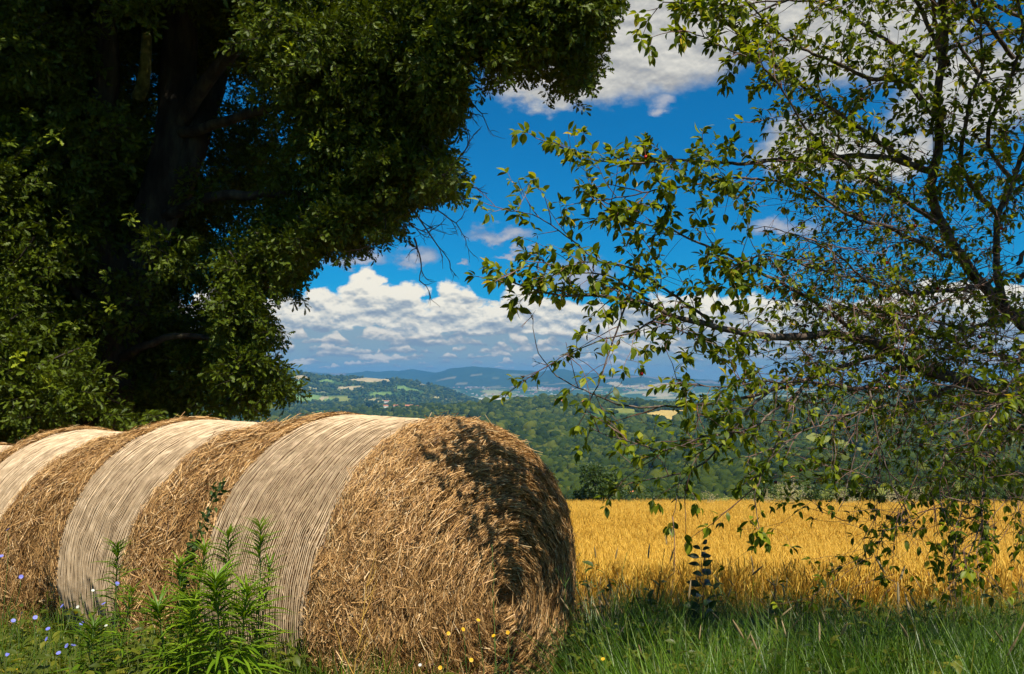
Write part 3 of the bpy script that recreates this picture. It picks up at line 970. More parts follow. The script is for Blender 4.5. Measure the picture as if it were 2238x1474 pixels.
def bale(cx, cy, ztop, theta, R, ln, e1, e2, seed, label, n_face, n_back, n_net, strings, nsingle=0, phimax=math.pi):
    rg = np.random.default_rng(seed); strip = .13
    S = BaleShape(R, ln, e1, e2, seed)
    th = R8(theta)
    zc = ztop - R * (1 - S.sag * .4)
    root = empty('hay_bale', (cx, cy, zc - R * .86 - .02), math.atan2(-math.cos(th), math.sin(th)))
    off = np.array([0, 0, R * .86 + .02])
    tag(root, label, 'hay bale', 'round hay bales lying in a row')
    ph = np.linspace(-math.pi, math.pi, 120)
    m = MB()
    grid_mesh(m, lambda a, b: S.face(a, b) + off, np.linspace(0, math.pi / 2, 50), ph)
    grid_mesh(m, lambda a, b: S.face(a, b, False) + off, np.linspace(0, math.pi / 2, 30), ph)
    m.build('straw_end', M_core, root)
    m = MB()
    grid_mesh(m, lambda a, b: S.side(a, b) + off, np.linspace(-ln, 0, 24), ph)
    m.build('net_covered_side', M_netc, root)
    # loose straw over both ends
    def end_straw(N, front, Lm, spread):
        a = np.arccos(np.sqrt(rg.random(N))) if False else rg.uniform(0, math.pi / 2, N * 4)
        rho = np.cos(a) ** (2 / S.p)
        den = (rho + 0.03) * (1.0 + 1.2 * np.exp(-((a - .3) / .4) ** 2))
        keep = rg.random(N * 4) < den / den.max() * .8
        a = a[keep][:N]; n = len(a)
        phi = rg.uniform(-phimax, phimax, n)
        fn = lambda u, v: S.face(u, v, front)
        out = np.stack([np.full(n, 1.0 if front else -1.0), np.sin(phi) * .8, np.cos(phi) * .8], -1)
        p, nn, ta, tb = normals(fn, np.clip(a, .003, math.pi / 2 - .01), phi, out)
        calm = np.clip(0.62 + 0.55 * np.sin(phi + .3), 0, 1)                    # straw lies neater on one side of the end
        sg = spread * (1.25 - 1.05 * calm) * np.where(a > .75, .7, 1.0) * np.exp(rg.normal(0, .35, n))
        ang = rg.normal(0, 1, n) * sg + rg.normal(0.0, .12, n)
        t = tb * np.cos(ang)[:, None] + ta * np.sin(ang)[:, None]
        pit = rg.normal(.04, .16, n) + (rg.random(n) < .05) * rg.uniform(.1, .5, n)
        t = t + nn * pit[:, None]
        L = np.clip(rg.lognormal(math.log(Lm), .45, n), .02, .19)
        p = p + nn * np.abs(rg.normal(.008, .009, n))[:, None]
        return ribbons(p + off, t, nn, L, rg.uniform(.0016, .0040, n), rg.normal(.0, .03, n), rg)
    if n_face:
        V, F = end_straw(n_face, True, .062, .50)
        tag(link('loose_straw', mesh_np('loose_straw', V, [F], [M_straw], smooth=False), root), kind='stuff')
    if n_back:
        V, F = end_straw(n_back, False, .085, .8)
        tag(link('loose_straw', mesh_np('loose_straw', V, [F], [M_straw], smooth=False), root), kind='stuff')
    # flattened bleached straw under the net
    if n_net:
        x = rg.uniform(-ln, 0, n_net); phi = rg.uniform(-1.9, 1.9, n_net)
        p, nn, ta, tb = normals(S.side, x, phi, np.stack([np.zeros(n_net), np.sin(phi), np.cos(phi)], -1))
        ang = rg.normal(0, .28, n_net)
        t = tb * np.cos(ang)[:, None] + ta * np.sin(ang)[:, None] + nn * rg.normal(0, .05, n_net)[:, None]
        V, F = ribbons(p + nn * rg.uniform(.0, .004, n_net)[:, None] + off, t, nn, rg.uniform(.02, .08, n_net), rg.uniform(.0025, .006, n_net), rg.normal(.02, .02, n_net), rg)
        tag(link('pressed_straw', mesh_np('pressed_straw', V, [F], [M_bleach], smooth=False), root), kind='stuff')
    # a strip of bare straw the net does not reach
    ns = 7000; x = rg.uniform(-ln - .01, -ln + strip + .01, ns); phi = rg.uniform(-1.9, 1.7, ns)
    p, nn, ta, tb = normals(S.side, x, phi, np.stack([np.zeros(ns), np.sin(phi), np.cos(phi)], -1))
    ang = rg.normal(0, .8, ns)
    V, F = ribbons(p + nn * rg.uniform(.004, .03, ns)[:, None] + off, tb * np.cos(ang)[:, None] + ta * np.sin(ang)[:, None], nn, rg.uniform(.03, .12, ns), rg.uniform(.002, .0045, ns), rg.normal(.02, .02, ns), rg)
    tag(link('loose_straw', mesh_np('loose_straw', V, [F], [M_straw], smooth=False), root), kind='stuff')
    # net strings round the bale
    m = MB()
    f = np.linspace(-2.2, 2.2, 110)
    for k in range(strings):
        x = -ln + strip + (k + .5 + rg.normal(0, .10)) / strings * (ln - strip)
        xs = x + 0.0022 * (fbm(f * 2.6 + 7, np.full_like(f, k * .35), 3, seed + 2) - .5) * 2 + .018 * (vnoise(f * 1.1 + 9, np.full_like(f, k * .02), seed) - .5)
        r = .0036 * rg.uniform(.75, 1.25)
        if k in (strings - 2, strings - 5, int(strings * .93), int(strings * .2)): r = .0058
        pts = S.side(np.clip(xs, -ln, 0), f)
        q = S.pos(xs * 0, np.full_like(f, 1.0), f); q[:, 0] = 0
        lift = .007 + .004 * vnoise(f * 9 + 20, np.full_like(f, k * 1.0), seed)
        m.tube(pts + q * lift[:, None] + off, r, 3, cap=False)
    tag(m.build('net_wrap', M_net, root), kind='stuff')
    # single stray straws that stand out
    mbs = []
    for k in range(3):
        mm = MB(); L = (.09, .13, .19)[k]
        u = np.linspace(0, 1, 5)
        mm.tube(np.stack([u * L, .012 * np.sin(u * 3) * (k - 1), .02 * u * u * (k - .5)], -1), [.0016, .0018, .0016, .0014, .0009], 4)
        mbs.append(mm.mesh('straw', [M_straw1]))
    for k in range(nsingle):
        if k % 3:
            a = abs(rg.normal(.0, .35)) + .02; phi = rg.uniform(-1.5, 1.5); front = True
        else:
            a = rg.uniform(.1, 1.3); phi = rg.uniform(-2.0, 1.9); front = True
        p, nn, ta, tb = normals(lambda u, v: S.face(u, v, front), np.array([a]), np.array([phi]), np.array([[1.0, math.sin(phi), math.cos(phi)]]))
        ang = rg.normal(0, .7)
        t = tb * math.cos(ang) + ta * math.sin(ang) + nn * rg.uniform(.0, .22)
        if rg.random() < .25: t = -tb + nn * rg.uniform(.0, .25)
        M3 = frames(np.cross(nn, t), nn)[0]
        M3 = np.stack([t[0] / np.linalg.norm(t[0]), M3[:, 1] * 0, M3[:, 2]], -1)
        x_ = M3[:, 0]; z_ = nn[0] - x_ * (nn[0] @ x_); z_ /= np.linalg.norm(z_); y_ = np.cross(z_, x_)
        o = link('straw', mbs[k % 3], root)
        M4 = Matrix.Identity(4)
        for r_ in range(3):
            M4[r_][0], M4[r_][1], M4[r_][2], M4[r_][3] = x_[r_], y_[r_], z_[r_], (p[0] + off + nn[0] * .004)[r_]
        o.matrix_local = M4
    return root


bale(-.37, 4.60, 1.540, 50, .96, 1.10, .44, .22, 11, 'nearest hay bale, its round straw end facing the wheat field', 135000, 9000, 13000, 60, 90)
bale(-1.62, 5.32, 1.485, 50, .94, 1.03, .36, .24, 12, 'second hay bale, its netted side behind the tall green weeds', 36000, 9000, 10000, 58, 50)
bale(-2.90, 6.10, 1.36, 50, .93, 1.0, .34, .24, 13, 'third hay bale, mostly cut by the left edge with blue flowers before it', 28000, 8000, 8000, 56, 20)
bale(-4.20, 6.90, 1.17, 50, .93, .95, .34, .22, 14, 'farthest hay bale, only its top showing low under the oak', 8000, 0, 6000, 50, 0)


# ------------------------------------------------------------------ oak tree
def leaf_outline_mesh(outl, fold=0.12, curl=0.10):
    """a leaf along +Y from its half outline [(y, halfwidth)]: two strips folded along the midrib"""
    V, F = [], []
    n = len(outl)
    for y, w in outl:
        z = -curl * y * y * 1.6
        V += [[-w, y, z + fold * w * 2], [0, y, z], [w, y, z + fold * w * 2]]
    for i in range(n - 1):
        a = i * 3
        F += [[a, a + 1, a + 4, a + 3], [a + 1, a + 2, a + 5, a + 4]]
    return np.array(V, float), np.array(F)

OAK_OUT = [(0, .012), (.12, .02), (.25, .12), (.33, .06), (.48, .22), (.56, .09), (.72, .26), (.80, .11), (.92, .15), (1.0, .02)]
CH_OUT = [(0, .012), (.14, .012), (.24, .10), (.40, .19), (.58, .22), (.76, .17), (.90, .07), (1.0, .004)]


def spray(rg, outl, nleaf, length, size, droop=.3):
    """a leafy shoot along +Y: leaves with a thin stalk"""
    Vl, Fl = [], []
    T, F = leaf_outline_mesh(outl)
    pos, d, nr, sc = [], [], [], []
    for k in range(nleaf):
        t = (k + .5) / nleaf
        tip = t > .6
        a = rg.uniform(0, 6.283)
        side = np.array([math.cos(a), 0, math.sin(a)])
        dd = side * rg.uniform(.6, 1.0) + np.array([0, rg.uniform(.3, 1.3) if tip else rg.uniform(.1, .7), 0]) + np.array([0, 0, -droop * rg.random()])
        pos.append([side[0] * .01, length * t, side[2] * .01 - .1 * length * t * t]); d.append(dd)
        nr.append(np.array([0, 0, 1.0]) + rg.normal(0, .55, 3)); sc.append(size * rg.uniform(.6, 1.15))
    V, f = replicate(T, F, frames(np.array(d), np.array(nr)), np.array(pos), np.array(sc))
    m = MB(); m.tube([[0, 0, 0], [0, length * .5, -.03 * length], [0, length, -.1 * length]], [.003, .002, .001], 3)
    tv = np.concatenate(m.v); tf = np.concatenate(m.f4)
    return (np.vstack([V, tv]), [f, tf + len(V)], [0, 1])


def wobble_line(pts, n, amp, rg):
    """smooth curve through control points with a little irregularity"""
    pts = np.asarray(pts, float)
    seg = np.linalg.norm(np.diff(pts, axis=0), axis=1); s = np.concatenate([[0], np.cumsum(seg)])
    u = np.linspace(0, s[-1], n)
    # Catmull-Rom through the points
    out = np.empty((n, 3))
    k = np.clip(np.searchsorted(s, u, side='right') - 1, 0, len(pts) - 2)
    f = ((u - s[k]) / (s[k + 1] - s[k] + 1e-9))[:, None]
    p0 = pts[np.maximum(k - 1, 0)]; p1 = pts[k]; p2 = pts[k + 1]; p3 = pts[np.minimum(k + 2, len(pts) - 1)]
    out = .5 * ((2 * p1) + (-p0 + p2) * f + (2 * p0 - 5 * p1 + 4 * p2 - p3) * f ** 2 + (-p0 + 3 * p1 - 3 * p2 + p3) * f ** 3)
    w = rg.normal(0, amp, (n, 3)); w = np.cumsum(w, axis=0); w -= np.linspace(0, 1, n)[:, None] * w[-1]
    return out + w


def limb(mb, ctrl, r0, r1, n, amp, rg, sides=8, power=1.0):
    L = wobble_line(ctrl, n, amp, rg)
    t = np.linspace(0, 1, n)
    mb.tube(L, r0 + (r1 - r0) * t ** power, sides)
    return L


def poly_dist(px, py, poly):
    d = np.full(px.shape, 1e9)
    n = len(poly)
    for i in range(n):
        a = np.array(poly[i], float); b = np.array(poly[(i + 1) % n], float)
        ab = b - a; t = np.clip(((px - a[0]) * ab[0] + (py - a[1]) * ab[1]) / (ab @ ab), 0, 1)
        d = np.minimum(d, np.hypot(px - a[0] - t * ab[0], py - a[1] - t * ab[1]))
    return d


def build_oak():
    rg = np.random.default_rng(21)
    base = P(215, 1000, 10.0); base[2] = near_z(base[0], base[1]) - .1
    root = empty('oak_tree', base)
    tag(root, 'huge dark oak whose leafy crown fills the upper left above the bales', 'tree')
    B = base
    def L(px, py, d): return P(px, py, d) - B
    m = MB()
    t1 = limb(m, [np.array([0, 0, 0.0]), L(222, 950, 10), L(230, 800, 10), L(270, 640, 10), L(330, 480, 10.1), L(372, 320, 10.2), L(385, 150, 10.3), L(400, -50, 10.3), L(430, -400, 10.2), L(470, -800, 10)], .42, .10, 60, .008, rg, 16, .8)
    fl = t1[:6]
    m.tube(np.array([[0, 0, -.2], [0, 0, .15], [.01, 0, .5], t1[4] ]), [.62, .52, .44, .36], 16, cap=False)
    tag(m.build('trunk', M_bark, root))
    m = MB()
    limb(m, [L(245, 740, 10), L(215, 560, 9.8), L(205, 420, 9.7), L(222, 260, 9.6), L(235, 100, 9.5), L(215, -150, 9.4), L(170, -500, 9.0)], .24, .07, 40, .008, rg, 12)
    limb(m, [L(378, 300, 10.2), L(440, 190, 9.8), L(560, 60, 9.4), L(720, -60, 8.8), L(900, -140, 8.4)], .10, .04, 26, .01, rg, 10)
    limb(m, [L(380, 440, 10.1), L(430, 300, 10.2), L(470, 190, 10.4), L(520, 40, 10.6), L(600, -200, 10.8)], .17, .05, 26, .01, rg, 10)
    limb(m, [L(720, -60, 8.8), L(900, -10, 8.4), L(1050, 30, 8.1), L(1150, 70, 8.0), L(1250, 105, 7.9)], .05, .012, 26, .01, rg, 6)
    limb(m, [L(215, 560, 9.8), L(120, 480, 9.2), L(20, 380, 8.6), L(-120, 260, 8.2)], .10, .03, 22, .012, rg, 8)
    limb(m, [L(245, 740, 10), L(160, 640, 9.3), L(60, 600, 8.8), L(-60, 640, 8.4)], .08, .02, 22, .012, rg, 8)
    limb(m, [L(230, 800, 10), L(330, 760, 9.6), L(450, 740, 9.4), L(570, 790, 9.2)], .07, .015, 22, .012, rg, 8)
    limb(m, [L(330, 480, 10.1), L(470, 430, 9.6), L(620, 420, 9.2), L(760, 440, 8.9), L(860, 440, 8.8)], .09, .015, 26, .012, rg, 8)
    limb(m, [L(378, 300, 10.2), L(560, 250, 9.4), L(740, 230, 8.8), L(900, 260, 8.6)], .08, .015, 26, .012, rg, 8)
    tag(m.build('limbs', M_bark, root), 'dark limbs forking off the leaning trunk')
    m = MB()
    limb(m, [L(300, 215, 9.7), L(310, 180, 9.65), L(318, 130, 9.6), L(322, 78, 9.6)], .085, .062, 14, .006, rg, 10)
    m.build('broken_stub', M_moss, root)['label'] = 'mossy yellow green stub of a broken limb'
    # clumps of foliage, each a ball of shoots with its own place and depth
    outline = [(-700, 1010), (60, 985), (130, 950), (300, 925), (470, 912), (600, 870), (632, 845), (560, 775), (606, 738), (545, 655), (560, 640), (640, 628), (662, 575), (700, 545), (770, 565), (765, 525), (870, 512), (880, 440), (1005, 425),
               (1008, 375), (955, 325), (1000, 240), (1000, 170), (1040, 80), (1075, 195), (1120, 150), (1165, 175), (1205, 105), (1228, 190), (1262, 235), (1300, 150), (1312, 80), (1345, 10), (1360, -200), (1200, -700), (-700, -700)]
    K = 2400
    px = rg.uniform(-600, 1380, K); py = rg.uniform(-560, 980, K)
    ins = in_poly(px, py, outline); dd = poly_dist(px, py, outline)
    C_, R_ = [], []
    gaps = [(320, 230, 26), (425, 350, 20), (290, 130, 12), (505, 525, 22), (490, 640, 16), (385, 655, 12), (440, 300, 16), (700, 470, 12), (500, 180, 10), (985, 140, 18)]
    for x, y, i, d in zip(px, py, ins, dd):
        if not i: continue
        dep = rg.uniform(7.6, 11.8)
        if 190 < x < 560 and y < 900 and rg.random() < .72: dep = rg.uniform(9.6, 12.0)
        if x > 950: dep = rg.uniform(7.4, 8.6)
        if x > 600 and y > 100: dep = rg.uniform(8.0, 10.0)
        mpp = dep / FPX
        r = min(d * mpp * 1.02, rg.uniform(.28, .62))
        if r < .10: continue
        if x < 1100 and r < .16 and rg.random() < .3: continue
        if any(math.hypot(x - gx, y - gy) < gr + r / mpp * .86 for gx, gy, gr in gaps): continue
        C_.append(P(x, y, dep)); R_.append(r)
        if len(C_) >= 640: break
    for k in range(150):          # a dense layer behind the trunk
        x, y = rg.uniform(150, 640), rg.uniform(-60, 900)
        if not in_poly(np.array([x]), np.array([y]), outline)[0]: continue
        dep = rg.uniform(10.6, 13.0); r = min(rg.uniform(.35, .6), float(poly_dist(np.array([x]), np.array([y]), outline)[0]) * dep / FPX)
        if r < .15 or any(math.hypot(x - gx, y - gy) < gr + r * FPX / dep * .75 for gx, gy, gr in gaps): continue
        C_.append(P(x, y, dep)); R_.append(r)
    n0 = 0
    for x, y in zip(rg.uniform(-50, 1380, 9000), rg.uniform(-60, 960, 9000)):
        d = float(poly_dist(np.array([x]), np.array([y]), outline)[0])
        if d > 95 or not in_poly(np.array([x]), np.array([y]), outline)[0]: continue
        if x < 350 and y > 880: continue
        dep = rg.uniform(7.4, 8.6) if x > 950 else rg.uniform(8.0, 10.2)
        if 190 < x < 500 and y > 300: continue
        r = min(d * dep / FPX * 1.1, rg.uniform(.12, .26))
        if r < .07: continue
        C_.append(P(x, y, dep)); R_.append(r); n0 += 1
        if n0 >= 430: break
    NV = len(C_)
    # the crown goes on over and behind what the frame shows
    for k in range(46):
        a, b = rg.uniform(-7.5, .8), rg.uniform(5.6, 14)
        q = np.array([a, b, rg.uniform(6.9, 11.5) - .28 * max(0, a + 2)])
        qx, qy, _ = to_px(q)
        if qx[0] > 850 and qy[0] > -190: continue
        C_.append(q); R_.append(rg.uniform(.6, 1.1))
    for k in range(26):          # the layer overhead that keeps the trunk in shade
        C_.append(np.array([rg.uniform(-5.2, -2.6), rg.uniform(6.4, 9.4), rg.uniform(6.9, 9.0)])); R_.append(rg.uniform(.5, .8))
    for k in range(60):
        C_.append(np.array([rg.uniform(-8, -5.2), rg.uniform(7.0, 12), rg.uniform(1.2, 6)])); R_.append(rg.uniform(.5, .9))
    C_, R_ = np.array(C_), np.array(R_)
    # twigs that reach from the limbs into each clump
    mt = MB()
    allp = t1
    for c, r in zip(C_[:NV], R_[:NV]):
        q = c - B
        src = q + np.array([-.5 * np.sign(q[0] - 1.0) * r * 2.2, rg.uniform(-.2, .3), rg.uniform(.1, .5)]) * (r + .25)
        mid = (src + q) / 2 + rg.normal(0, .06, 3)
        mt.tube(wobble_line([src, mid, q], 6, .008, rg), np.linspace(.012, .004, 6), 4)
    mt.build('twigs', M_bark, root)['kind'] = 'stuff'
    # bare dead twigs hanging at the right side of the crown
    md = MB()
    def dead(p, d, L_, r, lev):
        n = 8; pts = [p]; v = d / np.linalg.norm(d)
        for i in range(n):
            v = v + rg.normal(0, .16, 3) + np.array([0, 0, -.02]); v /= np.linalg.norm(v)
            pts.append(pts[-1] + v * L_ / n)
            if lev and rg.random() < .6:
                s = v + rg.normal(0, .6, 3); dead(pts[-1], s, L_ * rg.uniform(.3, .6), r * .55, lev - 1)
        md.tube(pts, np.linspace(r, r * .4, n + 1), 4)
    for (a, b, c_, d_) in [(878, 430, 900, 520), (885, 440, 985, 540), (870, 480, 840, 570), (900, 450, 1010, 470), (905, 520, 925, 600), (1000, 190, 1060, 270), (1010, 200, 1040, 250), (1000, 350, 1040, 300), (990, 400, 1035, 380), (1010, 40, 1000, 110), (1080, 20, 1095, 90), (860, 20, 960, 60), (870, 60, 960, 35)]:
        s, e = L(a, b, 8.5), L(c_, d_, 8.4)
        dead(s, e - s, np.linalg.norm(e - s) * 1.1, .011, 2)
    md.build('dead_twigs', M_dtwig, root)['label'] = 'bare dead twigs hanging out of the crown'
    # foliage
    # ragged shoots hanging out past the edge of the crown
    fr_p, fr_d = [], []
    for k in range(330):
        i = rg.integers(2, 29); a_, b_ = np.array(outline[i], float), np.array(outline[i + 1], float)
        q = a_ + (b_ - a_) * rg.random()
        if q[0] > 950 and (k % 4 or q[1] < 0): continue
        inw = np.array([-.8, -.6]) * rg.uniform(0, 45)
        dep = rg.uniform(7.6, 8.6) if q[0] > 950 else rg.uniform(8.0, 9.8)
        p0 = P(q[0] + inw[0], q[1] + inw[1], dep); v_ = np.array([rg.normal(.5, .5), rg.normal(0, .5), rg.normal(-.5, .4)]); v_ /= np.linalg.norm(v_)
        for j in range(rg.integers(2, 5)):
            fr_p.append(p0 + v_ * .055 * j); fr_d.append(v_ + rg.normal(0, .35, 3))
    fr_p, fr_d = np.array(fr_p), np.array(fr_d)
    tem = [spray(rg, OAK_OUT, 13, .16, .076) for k in range(8)]
    npts = (112 * R_ ** 2 / .16).astype(int) + 5
    npts[NV:] = (npts[NV:] * .7).astype(int)
    cid = np.repeat(np.arange(len(C_)), npts)
    v = rg.normal(0, 1, (len(cid), 3)); v /= np.linalg.norm(v, axis=1, keepdims=True)
    rad = rg.random(len(cid)) ** .45 * (1 + .35 * np.abs(rg.normal(0, .5, len(cid))) * (R_[cid] > .25) * (C_[cid][:, 0] < -.6))
    pos = C_[cid] + v * (R_[cid] * rad)[:, None] * np.array([1, 1, .85])
    # shoots point outwards and slightly up
    d = v + rg.normal(0, .45, v.shape) + np.array([0, -.15, .15])
    NP = len(pos); pos = np.concatenate([pos, fr_p]); d = np.concatenate([d, fr_d]); rad = np.concatenate([rad, np.zeros(len(fr_p))])
    yaw = np.arctan2(-d[:, 0], d[:, 1]); pit = np.arctan2(d[:, 2], np.hypot(d[:, 0], d[:, 1]))
    rot = np.stack([pit, rg.normal(0, .5, len(d)), yaw], -1)
    tag(scatter('foliage', tem, pos - B, rot, rg.uniform(.75, 1.15, len(pos)), [M_oak, M_bark], root), kind='stuff')
    # single outer leaves that can be picked out, sunlight put into their paler green
    singles = []
    T, F = leaf_outline_mesh(OAK_OUT)
    lm = mesh_np('leaf', T, [F], [M_oaklit], smooth=True)
    fx, fy, ff = to_px(pos)
    cand = np.nonzero((fx > 0) & (fx < 1350) & (fy > 0) & (fy < 950) & (rad > .8) & (pos[:, 1] < 9.2))[0]
    spots = [(230, 560), (210, 520), (285, 605), (250, 690), (245, 720), (160, 845), (110, 800), (60, 640), (705, 350), (775, 295), (795, 195), (690, 180), (660, 160), (20, 680), (90, 620), (30, 860), (860, 60), (940, 120), (60, 420), (180, 340), (270, 470), (340, 440), (0, 300), (40, 250), (820, 290)]
    cnt = 0
    for sx, sy in spots:
        near = cand[np.argsort(np.hypot(fx[cand] - sx, fy[cand] - sy))[:3]]
        c = pos[near[np.argmin(pos[near][:, 1])]] + np.array([0, -.45, .05])
        for k in range(12):
            if cnt >= 300: break
            a = rg.uniform(0, 6.283)
            dirv = np.array([[math.cos(a), -.5 + rg.normal(0, .3), math.sin(a) * .8 + .1]])
            M3 = frames(dirv, np.array([[0, -.6, 1.0]]) + rg.normal(0, .3, (1, 3)))[0]
            o = link('leaf', lm, root)
            M4 = Matrix.Identity(4); s = rg.uniform(.06, .09); q = c - B + rg.normal(0, .02, 3) + dirv[0] * .01
            for r_ in range(3):
                for c2 in range(3): M4[r_][c2] = M3[r_, c2] * s
                M4[r_][3] = q[r_]
            o.matrix_local = M4; cnt += 1
build_oak()


